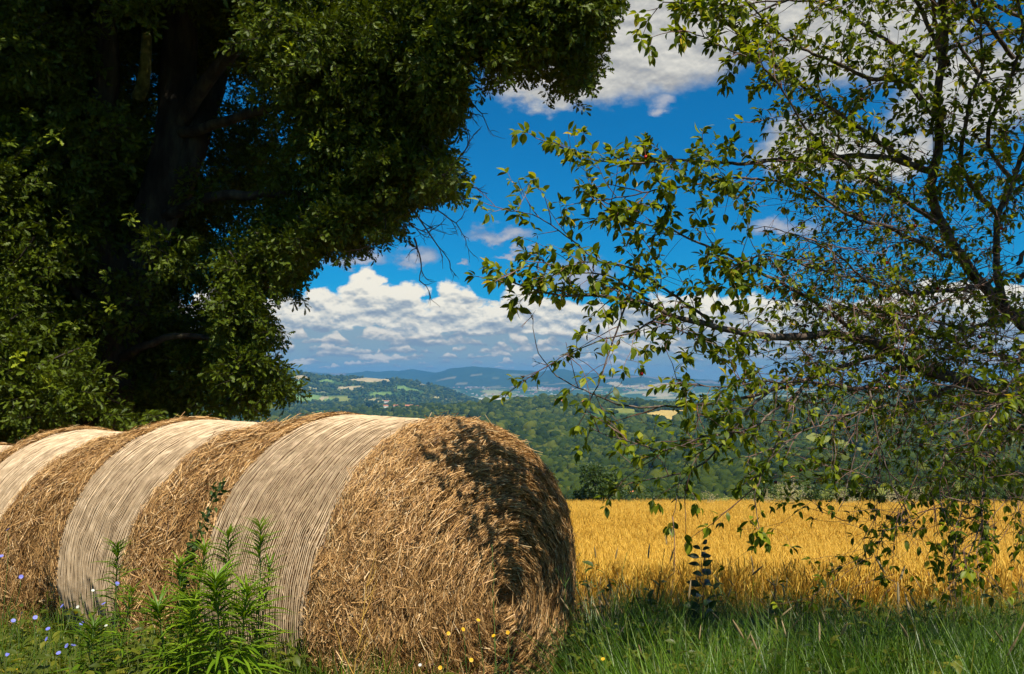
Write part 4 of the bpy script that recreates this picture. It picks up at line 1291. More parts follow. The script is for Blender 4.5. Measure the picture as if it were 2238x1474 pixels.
# ------------------------------------------------------------------ cherry tree
def build_cherry():
    rg = np.random.default_rng(5)
    base = P(2330, 1350, 4.9); base[2] = float(near_z(base[0], base[1])) - .05
    B = base
    root = empty('cherry_tree', base)
    tag(root, 'cherry tree at the right edge reaching drooping fruiting branches over the wheat', 'tree')
    def L(px, py, d): return P(px, py, d) - B
    m = MB()
    limb(m, [np.array([0, 0, 0]), L(2325, 1200, 4.85), L(2310, 1000, 4.8), L(2300, 880, 4.75), L(2300, 760, 4.75), L(2310, 620, 4.75), L(2320, 500, 4.7), L(2330, 390, 4.7), L(2340, 300, 4.7), L(2350, 100, 4.7), L(2350, -200, 4.6)], .085, .03, 60, .004, rg, 12, .8)
    tag(m.build('trunk', M_cbark, root))
    # main limbs: control points (px, py, depth), radius at both ends, how leafy, twig density
    limbs = [
        ([(2300, 930, 4.75), (2200, 875, 4.7), (2100, 830, 4.6), (1990, 800, 4.5), (1925, 755, 4.4), (1830, 732, 4.3), (1700, 735, 4.2), (1590, 713, 4.1), (1480, 685, 4.0), (1400, 652, 3.9), (1300, 640, 3.85), (1200, 638, 3.8), (1105, 615, 3.8)], .050, .003, 1.0, 1.0),
        ([(2300, 760, 4.75), (2172, 640, 4.7), (2085, 540, 4.6), (2040, 430, 4.5), (2045, 300, 4.4), (2040, 180, 4.3), (2060, 40, 4.2), (2020, -120, 4.1), (1960, -300, 4.0)], .042, .012, 1.0, 1.0),
        ([(2040, 375, 4.5), (1950, 347, 4.4), (1850, 341, 4.3), (1750, 346, 4.2), (1640, 357, 4.1), (1540, 356, 4.0), (1420, 356, 3.9), (1300, 348, 3.8), (1225, 320, 3.75)], .022, .0025, .9, .9),
        ([(2045, 260, 4.4), (1985, 188, 4.3), (1900, 176, 4.2), (1830, 142, 4.1), (1760, 110, 4.0), (1690, 60, 3.9), (1620, -10, 3.8)], .018, .003, 1.5, 1.2),
        ([(1990, 350, 4.45), (1900, 300, 4.3), (1800, 235, 4.2), (1725, 170, 4.1), (1645, 120, 4.0), (1590, 60, 3.9), (1520, 20, 3.8), (1450, 5, 3.8)], .015, .0025, 1.6, 1.2),
        ([(2060, 500, 4.6), (1960, 440, 4.4), (1860, 380, 4.2), (1770, 300, 4.0), (1720, 240, 3.9), (1660, 160, 3.8), (1560, 100, 3.75), (1500, 70, 3.7)], .016, .0025, 1.2, 1.0),
        ([(2070, 560, 4.6), (1950, 500, 4.3), (1850, 470, 4.1), (1740, 420, 4.0), (1620, 400, 3.9), (1500, 410, 3.85), (1380, 430, 3.8), (1290, 440, 3.75)], .014, .0025, 1.0, .9),
        ([(1900, 745, 4.4), (1780, 660, 4.2), (1660, 600, 4.1), (1560, 545, 4.0), (1460, 500, 3.9), (1370, 480, 3.85), (1300, 430, 3.8)], .014, .0025, 1.0, 1.0),
        ([(1560, 705, 4.1), (1470, 650, 4.0), (1390, 600, 3.9), (1300, 570, 3.85), (1240, 520, 3.8), (1180, 475, 3.75), (1120, 458, 3.7)], .009, .002, .65, .7),
        ([(1420, 655, 3.95), (1330, 600, 3.85), (1230, 592, 3.8), (1150, 575, 3.75)], .006, .002, .8, .8),
        ([(1930, 770, 4.4), (1800, 810, 4.2), (1700, 840, 4.1), (1600, 880, 4.0), (1520, 892, 3.95), (1440, 896, 3.9), (1340, 885, 3.85), (1250, 848, 3.8), (1190, 800, 3.8), (1166, 745, 3.8), (1165, 690, 3.8)], .016, .0015, .0, .25),
        ([(1720, 830, 4.1), (1650, 880, 3.95), (1590, 950, 3.85), (1540, 1005, 3.8), (1490, 1035, 3.75), (1400, 1052, 3.7)], .010, .0025, .9, .7),
        ([(1780, 820, 4.2), (1660, 920, 3.9), (1560, 950, 3.8), (1450, 985, 3.7), (1340, 955, 3.65), (1290, 935, 3.6)], .008, .002, .6, .6),
        ([(1440, 690, 3.95), (1380, 720, 3.85), (1310, 745, 3.8), (1240, 775, 3.75), (1215, 790, 3.7)], .006, .002, .5, .5),
        ([(1380, 640, 3.9), (1350, 740, 3.85), (1320, 820, 3.8), (1290, 880, 3.8), (1265, 930, 3.75)], .006, .002, .5, .4),
        ([(1960, 800, 4.5), (1880, 850, 4.3), (1780, 830, 4.1), (1660, 830, 4.0), (1550, 840, 3.9), (1470, 830, 3.85)], .012, .002, 1.2, 1.0),
        ([(2150, 620, 4.7), (2020, 640, 4.4), (1900, 620, 4.2), (1780, 590, 4.1), (1680, 560, 4.0), (1590, 590, 3.9)], .014, .0025, .8, 1.2),
        ([(2300, 760, 4.75), (2215, 690, 4.7), (2178, 590, 4.65), (2185, 480, 4.6), (2225, 380, 4.6), (2260, 260, 4.6)], .026, .012, .8, .8),
        ([(2190, 480, 4.6), (2110, 380, 4.4), (2120, 240, 4.2), (2150, 120, 4.1), (2140, -40, 4.0)], .018, .005, 1.3, 1.2),
        ([(2215, 400, 4.6), (2160, 300, 4.3), (2200, 180, 4.1), (2230, 80, 4.0), (2200, -60, 3.9)], .016, .005, 1.4, 1.2),
        ([(2300, 720, 4.7), (2215, 700, 4.6), (2100, 720, 4.4), (2000, 690, 4.2), (1890, 680, 4.1), (1790, 650, 4.0)], .014, .003, .6, 1.4),
        ([(2300, 800, 4.7), (2215, 780, 4.6), (2140, 760, 4.4), (2060, 740, 4.3), (1980, 720, 4.2), (1930, 680, 4.1)], .014, .003, .4, 1.4),
        ([(2300, 880, 4.7), (2215, 860, 4.6), (2150, 900, 4.3), (2090, 960, 4.1), (2060, 1040, 3.9), (2060, 1120, 3.8)], .014, .002, .8, 1.0),
        ([(2300, 960, 4.7), (2215, 940, 4.6), (2180, 980, 4.3), (2150, 1060, 4.0), (2140, 1160, 3.8), (2110, 1240, 3.7)], .012, .002, .8, 1.0),
        ([(2238, 760, 4.6), (2200, 850, 3.8), (2150, 870, 3.5), (2080, 850, 3.4), (2040, 845, 3.35)], .010, .003, 1.0, .6),
        ([(2300, 860, 4.0), (2238, 870, 3.5), (2180, 885, 3.2), (2140, 900, 3.1)], .008, .003, 1.4, .6),
        ([(2100, 840, 4.6), (2000, 880, 4.3), (1900, 900, 4.1), (1820, 930, 3.95), (1740, 960, 3.85), (1680, 1010, 3.8)], .012, .002, .6, 1.0),
        ([(1760, 830, 4.1), (1720, 900, 3.95), (1690, 980, 3.85), (1650, 1060, 3.8), (1655, 1130, 3.75), (1668, 1170, 3.75)], .007, .0018, .35, .3),
        ([(1600, 950, 3.85), (1500, 1010, 3.8), (1480, 1070, 3.75), (1470, 1130, 3.7)], .004, .0016, .0, .2),
        ([(1880, 900, 4.0), (1870, 1000, 3.9), (1850, 1080, 3.85), (1832, 1118, 3.8)], .004, .0016, .0, .2),
        ([(1900, 850, 4.2), (1920, 960, 4.0), (1960, 1080, 3.85), (1980, 1140, 3.8), (1930, 1160, 3.8)], .006, .0015, .0, .3),
        ([(1900, 620, 4.2), (1840, 560, 4.05), (1760, 520, 3.95), (1690, 500, 3.9), (1640, 500, 3.9)], .007, .0015, .0, .5),
        ([(2240, 350, 4.7), (2330, 280, 4.2), (2400, 150, 3.8), (2380, 0, 3.5)], .02, .006, 1.3, 1.0),
    ]
    mb_l, mb_t = MB(), MB()
    nodes = []          # (point, direction, leafiness)
    def twig(p, d, ln, r, leafy, lev):
        n = max(4, int(ln / .04)); v = d / np.linalg.norm(d); pts = [p]
        for i in range(n):
            v = v + rg.normal(0, .10, 3) + np.array([0, 0, -.035]); v /= np.linalg.norm(v)
            pts.append(pts[-1] + v * ln / n)
            if rg.random() < .48 * leafy: nodes.append((pts[-1], v.copy(), .55))
            if lev > 0 and rg.random() < .30:
                s = v * .7 + rg.normal(0, .6, 3); twig(pts[-1], s, ln * rg.uniform(.35, .6), r * .6, leafy, lev - 1)
        if leafy > 0: nodes.append((pts[-1], v.copy(), 1.0))
        mb_t.tube(pts, np.linspace(r, max(r * .45, .0009), n + 1), 4)
    def offlimbs():
        # the part of the crown above and beyond the right edge of the frame
        out = []
        for k in range(20):
            s = np.array([2.3 + rg.uniform(-.2, .9), 4.4 + rg.uniform(-.3, .6), rg.uniform(3.4, 4.6)])
            e = np.array([rg.uniform(1.15, 4.2), rg.uniform(2.4, 5.2), rg.uniform(3.6, 4.8)])
            out.append((s, e))
        for k in range(30):  # unseen limbs added overhead to shade the verge grass
            s = np.array([3.2, 4.2, rg.uniform(3.2, 4.2)])
            e = np.array([rg.uniform(1.3, 4.6), rg.uniform(.3, 3.4), rg.uniform(3.5, 4.6)])
            out.append((s, e))
        for k in range(16):
            s = np.array([3.0, 4.7, rg.uniform(1.2, 3)])
            e = s + np.array([rg.uniform(.3, 1.8), rg.uniform(-1.6, 1.2), rg.uniform(-.6, .8)])
            out.append((s, e))
        return out
    for ctrl, r0, r1, leafy, dens in limbs:
        c3 = [L(*c) for c in ctrl]
        ln = sum(np.linalg.norm(np.array(c3[i + 1]) - c3[i]) for i in range(len(c3) - 1))
        n = max(12, int(ln / .035))
        Lp = limb(mb_l, c3, r0, r1, n, .0035, rg, 8 if r0 > .02 else 6, .75)
        step = ln / n
        for i in range(int(n * .10), n):
            t = i / n; v = Lp[i] - Lp[i - 1]; v /= np.linalg.norm(v) + 1e-9
            if rg.random() < dens * step / .050:
                s = v * rg.uniform(.3, 1.1) + rg.normal(0, .62, 3) + np.array([0, -.12, .10])
                twig(Lp[i], s, rg.uniform(.10, .42) * (1.15 - .55 * t), rg.uniform(.0020, .0036), leafy if leafy else 0.0, 1)
            if leafy and rg.random() < leafy * step / .14 * (.25 + t): nodes.append((Lp[i], v, .6))
        if leafy: nodes.append((Lp[-1], v, 1.3))
    for s, e in offlimbs():
        mid = (s + e) / 2 + np.array([0, 0, .15])
        Lp = limb(mb_l, [s - B, mid - B, e - B], .014, .003, 26, .006, rg, 5)
        for i in range(4, 26):
            v = Lp[i] - Lp[i - 1]; v /= np.linalg.norm(v)
            twig(Lp[i], v * .5 + rg.normal(0, .6, 3), rg.uniform(.12, .40), .0025, 1.0, 0)
    # a maze of thin bare shoots inside the crown near the trunk
    for k in range(520):
        p = L(rg.uniform(1760, 2260), rg.normal(720, 190), rg.uniform(4.1, 5.1))
        d = np.array([rg.normal(-.5, .7), rg.normal(0, .4), rg.normal(-.05, .55)])
        twig(p, d, rg.uniform(.2, .55), rg.uniform(.0014, .0026), .13, 1)
    for k in range(70):
        p = L(rg.uniform(1900, 2260), rg.uniform(850, 1150), rg.uniform(3.9, 4.7))
        twig(p, np.array([rg.normal(-.3, .5), rg.normal(0, .3), rg.normal(-.8, .4)]), rg.uniform(.25, .6), .0022, .35, 1)
    for (px, py) in [(1668, 1150), (1662, 1172), (1680, 1185), (1655, 1160), (1470, 1140), (1465, 1150), (1832, 1125), (1826, 1130), (1520, 1100), (1440, 1100)]:
        nodes.append((L(px, py, 3.75), np.array([0, 0, -1.0]), 1.1))
    mb_l.build('limbs', M_cbark, root)
    tag(mb_t.build('twigs', M_twig, root), kind='stuff')
    # leaves: rosettes round the nodes
    T1 = [leaf_outline_mesh(CH_OUT, f, c) for f, c in ((.16, .10), (.30, .22), (.06, .30))]
    P_, D_, N_, S_ = [], [], [], []
    nx_, ny_, _f = to_px(np.array([q[0] for q in nodes]) + B)
    for (p, v, k), nx, ny in zip(nodes, nx_, ny_):
        inner = 1650 < nx < 2400 and 430 < ny < 1000
        sz = .70 if inner else (.85 if nx > 1650 else 1.0)
        if inner and rg.random() < .22: continue
        if nx > 1800 and ny > 900 and rg.random() < .35: continue
        n = int(rg.integers(3, 8) * k * .85 + .5)
        ref = np.array([0, 0, 1.0])
        for j in range(n):
            a = rg.uniform(0, 6.283); r = rg.normal(0, 1, 3); r -= v * (r @ v); r /= np.linalg.norm(r) + 1e-9
            d = r * rg.uniform(.5, 1.0) + v * rg.uniform(.2, .9) + np.array([0, 0, rg.uniform(-.50, .28)])
            d /= np.linalg.norm(d)
            P_.append(p); D_.append(d); N_.append(ref + rg.normal(0, .38, 3)); S_.append(rg.uniform(.034, .070) * sz)
    P_, D_, N_, S_ = map(np.array, (P_, D_, N_, S_))
    M_ = frames(D_, N_)
    which = rg.integers(0, 3, len(P_))
    W = P_ + B
    fx, fy, ff = to_px(W)
    vis = (fx > 0) & (fx < 2238) & (fy > 0) & (fy < 1474)
    score = np.where(vis, S_ / np.maximum(ff, .1), 0)
    top = np.argsort(-score)[:300]
    rest = np.ones(len(P_), bool); rest[top] = False
    mb = MB()
    for k in range(3):
        s = rest & (which == k)
        if s.any():
            V, f = replicate(T1[k][0], T1[k][1], M_[s], P_[s], S_[s]); mb.add(V, f)
    tag(mb.build('foliage', M_cherry, root), kind='stuff')
    lms = [mesh_np('leaf', T, [F], [M_cherry1]) for T, F in T1]
    for i in top:
        o = link('leaf', lms[which[i]], root)
        M4 = Matrix.Identity(4)
        for r_ in range(3):
            for c2 in range(3): M4[r_][c2] = M_[i][r_, c2] * S_[i]
            M4[r_][3] = P_[i][r_]
        o.matrix_local = M4
    # cherries on their stalks
    V, F = ico(2)
    cm = MB(); cm.add(V * .0095 * np.array([1, 1, .95]) + np.array([0, 0, -.034]), F)
    cm.tube([[0, 0, 0], [.003, 0, -.013], [0, 0, -.026]], .0008, 3)
    cme = cm.mesh('cherry', [M_fruit])
    good = [i for i, nd in enumerate(nodes) if nd[2] >= .5]
    qx, qy, qf = to_px(np.array([nodes[i][0] for i in good]) + B)
    good = [g for g, x, y in zip(good, qx, qy) if 1080 < x < 2230 and 0 < y < 1200]
    for i in rg.choice(good, 95, replace=False):
        o = link('cherry', cme, root); o.location = nodes[i][0] + rg.normal(0, .006, 3); o.rotation_euler = (rg.normal(0, .4), rg.normal(0, .4), rg.uniform(0, 6))
    print('cherry leaves', len(P_), 'nodes', len(nodes))
build_cherry()


# ------------------------------------------------------------------ wheat
def blade(mb3, p, h, w, lean, az, bend, n=4, twist=0.0):
    u = np.linspace(0, 1, n + 1)
    dirx, diry = math.cos(az), math.sin(az)
    off = lean * u * h + bend * h * u ** 2.2
    pts = np.stack([p[0] + dirx * off, p[1] + diry * off, p[2] + h * u * (1 - .3 * abs(bend) * u)], -1)
    a2 = az + math.pi / 2 + twist
    s = np.array([math.cos(a2), math.sin(a2), 0])
    ww = w * np.clip(1.25 - u ** 1.6 * 1.2, .05, 1)[:, None]
    V = np.stack([pts - s * ww / 2, pts + s * ww / 2], 1).reshape(-1, 3)
    i = np.arange(n)[:, None] * 2
    mb3.add(V, i + np.array([[0, 1, 3, 2]]))
    return pts


def tmpl(mb, m=0):
    f = []
    if mb.f4: f.append(np.concatenate(mb.f4))
    if mb.f3: f.append(np.concatenate(mb.f3))
    return (np.concatenate(mb.v), f, [m] * len(f))


def wheat_templates(n, nst, rg, awns=3):
    out = []
    for k in range(n):
        m = MB()
        for j in range(nst):
            p = np.array([rg.normal(0, .055), rg.normal(0, .055), 0]); az = rg.uniform(0, 6.283); h = rg.uniform(.66, .86)
            pts = blade(m, p, h, .0042, rg.normal(.02, .05), az, rg.uniform(0, .14), 3, rg.uniform(-1, 1))
            # the ear, nodding over
            d = pts[-1] - pts[-2]; d /= np.linalg.norm(d); d = d + np.array([math.cos(az) * .5, math.sin(az) * .5, -.25]) * rg.uniform(0, 1); d /= np.linalg.norm(d)
            L = rg.uniform(.06, .09)
            m.tube([pts[-1] - d * .01, pts[-1] + d * L * .3, pts[-1] + d * L * .75, pts[-1] + d * L], [.002, .0052, .0046, .0015], 4)
            for a in range(awns):
                q = pts[-1] + d * L * rg.uniform(.2, 1); e = d + rg.normal(0, .22, 3)
                s = np.cross(e, [0, 0, 1.0]); s /= np.linalg.norm(s) + 1e-9
                m.add(np.array([q - s * .0012, q + s * .0012, q + e * .08]), np.array([[0, 1, 2]]))
            if rg.random() < .6:
                b = pts[1] + (pts[2] - pts[1]) * rg.random()
                blade(m, b, rg.uniform(.08, .17), .006, rg.uniform(.4, 1.4), rg.uniform(0, 6.28), rg.uniform(.2, .8), 2)
        out.append(tmpl(m))
    return out


def field_points(n, y0, y1, rg, pxa=960, pxb=2420):
    y = (y0 ** 2 + rg.random(n) * (y1 ** 2 - y0 ** 2)) ** .5
    x = y * (rg.uniform(pxa, pxb, n) - PCX) / FPX
    return x, y


def build_wheat():
    rg = np.random.default_rng(31)
    xs, ys = [], []
    for n, a, b in ((9500, 6.2, 12), (12000, 12, 24), (15000, 24, 47)):
        x, y = field_points(n, a, b, rg); xs.append(x); ys.append(y)
    x, y = np.concatenate(xs), np.concatenate(ys)
    edge = 6.3 + .5 * fbm(x * .9, x * 0 + 3, 3, 2) + .10 * np.maximum(x - 1.5, 0)
    ok = (y > edge) & (x > -1.2 + .05 * y) & (np.hypot(x, y) < 46.5)
    x, y = x[ok], y[ok]; n = len(x)
    wind = fbm(x * .35, y * .2, 3, 6)
    rot = np.stack([(wind - .5) * .2 + rg.normal(0, .05, n), (fbm(x * .3, y * .25, 2, 9) - .5) * .2 + rg.normal(0, .05, n), rg.uniform(0, 6.283, n)], -1)
    scl = rg.uniform(.90, 1.08, n) * (.96 + .10 * fbm(x * .5, y * .35, 3, 12))
    o = scatter('wheat_field', wheat_templates(10, 10, rg), np.stack([x, y, H(x, y)], -1), rot, scl, [M_wheat])
    tag(o, 'ripe golden wheat standing to the field edge', kind='stuff')
build_wheat()


# ------------------------------------------------------------------ shrubs and trees beyond the field
M_shrub = leaf_mat('shrub_leaf', [(0, (.020, .045, .008)), (.6, (.05, .09, .014)), (1, (.11, .15, .02))], 0.3, 0.5)
M_bright = leaf_mat('bright_shrub_leaf', [(0, (.07, .13, .012)), (.6, (.15, .22, .02)), (1, (.24, .30, .03))], 0.35, 0.5)
ROUND_OUT = [(0, .02), (.3, .22), (.65, .24), (1.0, .02)]


def small_tree(name, px, ytop, dist, width_px, label, mat, cat='tree', group=None, seed=0, nsp=500, leaf=.14, sink=0.0):
    rg = np.random.default_rng(seed)
    x, y = P(px, 835, dist)[:2]
    z0 = float(H(x, y)); z1 = EYE - (ytop - HORY) / FPX * dist
    h = max(z1 - z0, 1.0); w = width_px / FPX * dist
    root = empty(name, (x, y, z0 - .05)); tag(root, label, cat, group)
    m = MB()
    m.tube(wobble_line([[0, 0, 0], [.05 * w, 0, h * .35], [0, .05 * w, h * .75]], 10, .01, rg), np.linspace(.028, .01, 10) * h, 6)
    for k in range(5):
        a = rg.uniform(0, 6.28); zz = h * rg.uniform(.2, .5)
        m.tube(wobble_line([[0, 0, zz], [math.cos(a) * w * .2, math.sin(a) * w * .2, zz + h * .2], [math.cos(a) * w * .35, math.sin(a) * w * .35, zz + h * .32]], 7, .01, rg), np.linspace(.014, .004, 7) * h, 5)
    m.build('trunk', M_bark, root)
    K = 14
    cc = np.stack([rg.normal(0, .2, K) * w, rg.normal(0, .2, K) * w, rg.uniform(.25, .85, K) * h], -1)
    cr = rg.uniform(.14, .26, K) * min(w, h)
    cid = rg.integers(0, K, nsp)
    v = rg.normal(0, 1, (nsp, 3)); v /= np.linalg.norm(v, axis=1, keepdims=True)
    pos = cc[cid] + v * (cr[cid] * rg.random(nsp) ** .4)[:, None]
    pos[:, 2] = np.clip(pos[:, 2], .1 * h, h)
    yaw = np.arctan2(-v[:, 0], v[:, 1]); pit = np.arctan2(v[:, 2] + .2, .8)
    rot = np.stack([pit, rg.normal(0, .5, nsp), yaw], -1)
    tem = [spray(rg, ROUND_OUT, 9, leaf * 1.6, leaf) for k in range(3)]
    tag(scatter('crown', tem, pos, rot, rg.uniform(.8, 1.3, nsp), [mat, M_bark], root), kind='stuff')
    return root

small_tree('young_tree', 610, 897, 24, 62, 'bright green bushy treetop showing above the row of bales', M_bright, seed=1, nsp=420, leaf=.09)
small_tree('young_tree', 540, 912, 22, 24, 'small sprig of treetop left of the bushy one above the bales', M_bright, seed=2, nsp=90, leaf=.08)
small_tree('field_edge_tree', 1325, 1012, 58, 100, 'dark tree standing at the wheat edge right of the nearest bale', M_shrub, seed=3, nsp=1500, leaf=.17)
small_tree('field_edge_tree', 1268, 1062, 60, 50, 'low dark tree between the nearest bale and the taller wheat edge tree', M_shrub, seed=4, nsp=500, leaf=.16)
small_tree('field_edge_tree', 1440, 1066, 62, 130, 'low spreading shrub right of the dark wheat edge tree', M_shrub, seed=5, nsp=700, leaf=.16)
small_tree('field_edge_tree', 1620, 1072, 60, 70, 'rounded shrub behind the left side of the wild oats', M_shrub, seed=15, nsp=400, leaf=.15)
HG = 'hedge shrubs beyond the wheat on the right'
hw = ['leftmost hedge shrub, right behind the tall wild oats', 'second hedge shrub from the wild oats', 'third hedge shrub from the wild oats', 'fourth hedge shrub, in the middle of the hedge', 'fifth hedge shrub from the wild oats', 'sixth hedge shrub, near the hanging cherry twigs', 'last hedge shrub, at the right edge behind cherry leaves']
for k, (px, yt) in enumerate([(1690, 1066), (1790, 1062), (1880, 1052), (1965, 1058), (2050, 1050), (2135, 1056), (2215, 1048)]):
    small_tree('hedge_shrub', px, yt, 57 + (k * 37 % 11), 130, hw[k], M_shrub, 'shrub', HG, seed=20 + k, nsp=900, leaf=.15)


def wild_oats(px, dist, n, hmin, hmax, spread, label, seed):
    rg = np.random.default_rng(seed)
    x, y = P(px, 835, dist)[:2]; z = float(H(x, y))
    root = empty('wild_oat_clump', (x, y, z)); tag(root, label, 'wild oats', 'pale wild oats standing above the wheat')
    st, pa = MB(), MB()
    for k in range(n):
        h = rg.uniform(hmin, hmax) * 1.28; az = rg.uniform(0, 6.28)
        pts = blade(st, np.array([rg.normal(0, spread), rg.normal(0, .3), 0]), h, .016, rg.normal(0, .06), az, rg.uniform(0, .12), 4, rg.uniform(-1, 1))
        for j in range(11):
            t = rg.uniform(.62, 1.0); q = pts[0] + (pts[-1] - pts[0]) * t
            a = rg.uniform(0, 6.28); L = rg.uniform(.05, .16) * (1.15 - t) * 3
            e = q + np.array([math.cos(a) * L, math.sin(a) * L, L * .3])
            s = np.array([-math.sin(a), math.cos(a), 0]) * .004
            pa.add(np.array([q - s, q + s, e]), np.array([[0, 1, 2]]))
            w = .014; d = np.array([rg.normal(0, .01), rg.normal(0, .01), -.055])
            pa.add(np.array([e, e + d * .5 + [w, 0, 0], e + d, e + d * .5 - [w, 0, 0]]), np.array([[0, 1, 2, 3]]))
    tag(st.build('stalks', M_oats, root), kind='stuff'); tag(pa.build('seed_heads', M_oats, root), kind='stuff')

wild_oats(1722, 40, 46, 1.15, 1.65, .32, 'largest clump of pale wild oats above the wheat, before the orange roofed farmhouse', 41)
wild_oats(1665, 41, 20, .95, 1.30, .30, 'smaller wild oats just left of the largest clump', 42)
wild_oats(1848, 40, 24, .95, 1.30, .35, 'wild oats clump third from the left, in front of the hedge', 43)
wild_oats(1945, 39, 26, 1.0, 1.45, .22, 'upright wild oats clump below the hanging cherry twigs', 44)
wild_oats(2003, 40, 20, .95, 1.25, .30, 'rightmost wild oats clump above the wheat', 45)
wild_oats(1545, 42, 12, .9, 1.25, .5, 'thin scattered wild oats farthest left above the wheat', 46)


# ------------------------------------------------------------------ grass verge
def grass_templates(n, nb, rg, h0, h1, w, spread, lean=.25):
    out = []
    for k in range(n):
        m = MB()
        for j in range(nb):
            p = np.array([rg.normal(0, spread), rg.normal(0, spread), 0])
            blade(m, p, rg.uniform(h0, h1), w * rg.uniform(.6, 1.3), rg.normal(0, .10) + rg.random() * lean, rg.uniform(0, 6.283), rg.uniform(.05, .7), 5, rg.normal(0, .5))
        out.append(tmpl(m))
    return out


def broadleaf_templates(n, rg):
    out = []
    for k in range(n):
        m = MB(); h = rg.uniform(.26, .58)
        m.tube([[0, 0, 0], [.01, 0, h * .5], [rg.normal(0, .04), rg.normal(0, .04), h]], [.003, .0022, .0012], 3)
        T, F = leaf_outline_mesh(ROUND_OUT, .2, .2)
        K = 16
        a = rg.uniform(0, 6.28, K)
        d = np.stack([np.cos(a), np.sin(a), rg.uniform(-.2, .7, K)], -1)
        pos = np.stack([np.cos(a) * .004, np.sin(a) * .004, rg.uniform(.15, 1, K) * h], -1)
        V, f = replicate(T, F, frames(d, np.array([[0, 0, 1.0]]) + rg.normal(0, .3, (K, 3))), pos, rg.uniform(.022, .05, K))
        m.add(V, f)
        out.append(tmpl(m))
    return out


def cover(name, tem, n, rg, boxes, mats, label, smin=.8, smax=1.2, tilt=.12, keep=None):
    X, Y = [], []
    tot = sum(b[4] for b in boxes)
    for x0, x1, y0, y1, wgt in boxes:
        k = int(n * wgt / tot)
        Y.append(rg.uniform(y0, y1, k)); X.append(rg.uniform(x0, x1, k))
    x, y = np.concatenate(X), np.concatenate(Y)
    if keep is not None:
        ok = keep(x, y); x, y = x[ok], y[ok]
    n = len(x)
    rot = np.stack([rg.normal(0, tilt, n), rg.normal(0, tilt, n), rg.uniform(0, 6.283, n)], -1)
    o = scatter(name, tem, np.stack([x, y, H(x, y)], -1), rot, rg.uniform(smin, smax, n) * (.75 + .5 * fbm(x * 1.3, y * 1.3, 2, 4)), mats)
    tag(o, label, kind='stuff')
    return o


def off_bales(x, y):
    """true outside the bales' footprints"""
    ok = np.ones(len(x), bool)
    for cx, cy, R, ln, e1 in ((-.37, 4.60, .86, .98, .44), (-1.62, 5.32, .85, .93, .36), (-2.90, 6.10, .85, .95, .34), (-4.2, 6.9, .85, .95, .34)):
        t = R8(50); ax, ay = math.sin(t), -math.cos(t)
        u = (x - cx) * ax + (y - cy) * ay; v = -(x - cx) * ay + (y - cy) * ax
        ok &= ~((u > -ln - .2) & (u < e1 * .8) & (np.abs(v) < R * .80))
    return ok

rgg = np.random.default_rng(51)
cover('verge_grass', grass_templates(9, 16, rgg, .30, .82, .0068, .05), 13000, rgg, [(.45, 4.6, 2.2, 5.2, 8), (.8, 5.0, 5.0, 7.0, 3.6)], [M_grass], 'long green grass on the shaded verge before the wheat', .75, 1.15,
      keep=lambda x, y: off_bales(x, y) & (x < .75 * y + .4))
cover('dry_grass', grass_templates(7, 9, rgg, .40, .80, .0042, .05, .35), 2000, rgg, [(.2, 4.6, 5.2, 7.0, 1)], [M_dry], 'dry straw coloured grass along the edge of the wheat', .8, 1.1, keep=lambda x, y: off_bales(x, y) & (x < .72 * y))
cover('green_weeds', broadleaf_templates(8, rgg), 5200, rgg, [(.35, 1.9, 3.2, 5.0, 1.6), (1.2, 4.5, 4.0, 6.5, .35), (-2.9, -.95, 3.0, 3.9, 4.5), (-.55, .2, 2.7, 3.1, .25), (-4.2, -1.6, 3.8, 5.0, 2.5)], [M_under], 'low leafy weeds at the feet of the bales', .9, 1.5, keep=off_bales)
cover('bale_foot_grass', grass_templates(8, 13, rgg, .26, .66, .0055, .05), 4200, rgg, [(-2.7, -.5, 2.7, 3.9, 4), (-.5, .6, 2.6, 3.1, .5), (-4.3, -1.4, 3.6, 5.2, 3)], [M_grass], 'tangled grass in front of the bales', .8, 1.25, keep=lambda x, y: off_bales(x, y))
cover('bale_foot_straw', grass_templates(6, 8, rgg, .25, .6, .0035, .06, .5), 700, rgg, [(-2.7, .6, 2.7, 3.9, 4), (-4.3, -1.4, 3.6, 5.2, 3)], [M_dry], 'dry stems in front of the bales', .8, 1.1, keep=lambda x, y: off_bales(x, y))


def seedhead_templates(n, rg):
    out = []
    for k in range(n):
        m = MB()
        for j in range(3):
            h = rg.uniform(.55, .95); az = rg.uniform(0, 6.28)
            pts = blade(m, np.array([rg.normal(0, .05), rg.normal(0, .05), 0]), h, .0028, rg.normal(0, .12), az, rg.uniform(.05, .35), 5)
            d = pts[-1] - pts[-2]; d /= np.linalg.norm(d)
            m.tube([pts[-1], pts[-1] + d * .02, pts[-1] + d * .06, pts[-1] + d * .085], [.001, .0055, .0045, .001], 5)
        out.append(tmpl(m))
    return out

cover('edge_weeds', broadleaf_templates(6, rgg), 300, rgg, [(.6, 4.6, 5.2, 6.7, 1)], [M_under], 'tall ragged weeds where the verge meets the wheat', 1.3, 1.9, .25, keep=lambda x, y: off_bales(x, y) & (x < .72 * y))
cover('seeding_grass', seedhead_templates(6, rgg), 110, rgg, [(.5, 4.6, 3.2, 6.6, 1)], [M_dry], 'tall grass gone to seed between the verge and the wheat', .8, 1.1, keep=lambda x, y: off_bales(x, y) & (x < .75 * y))


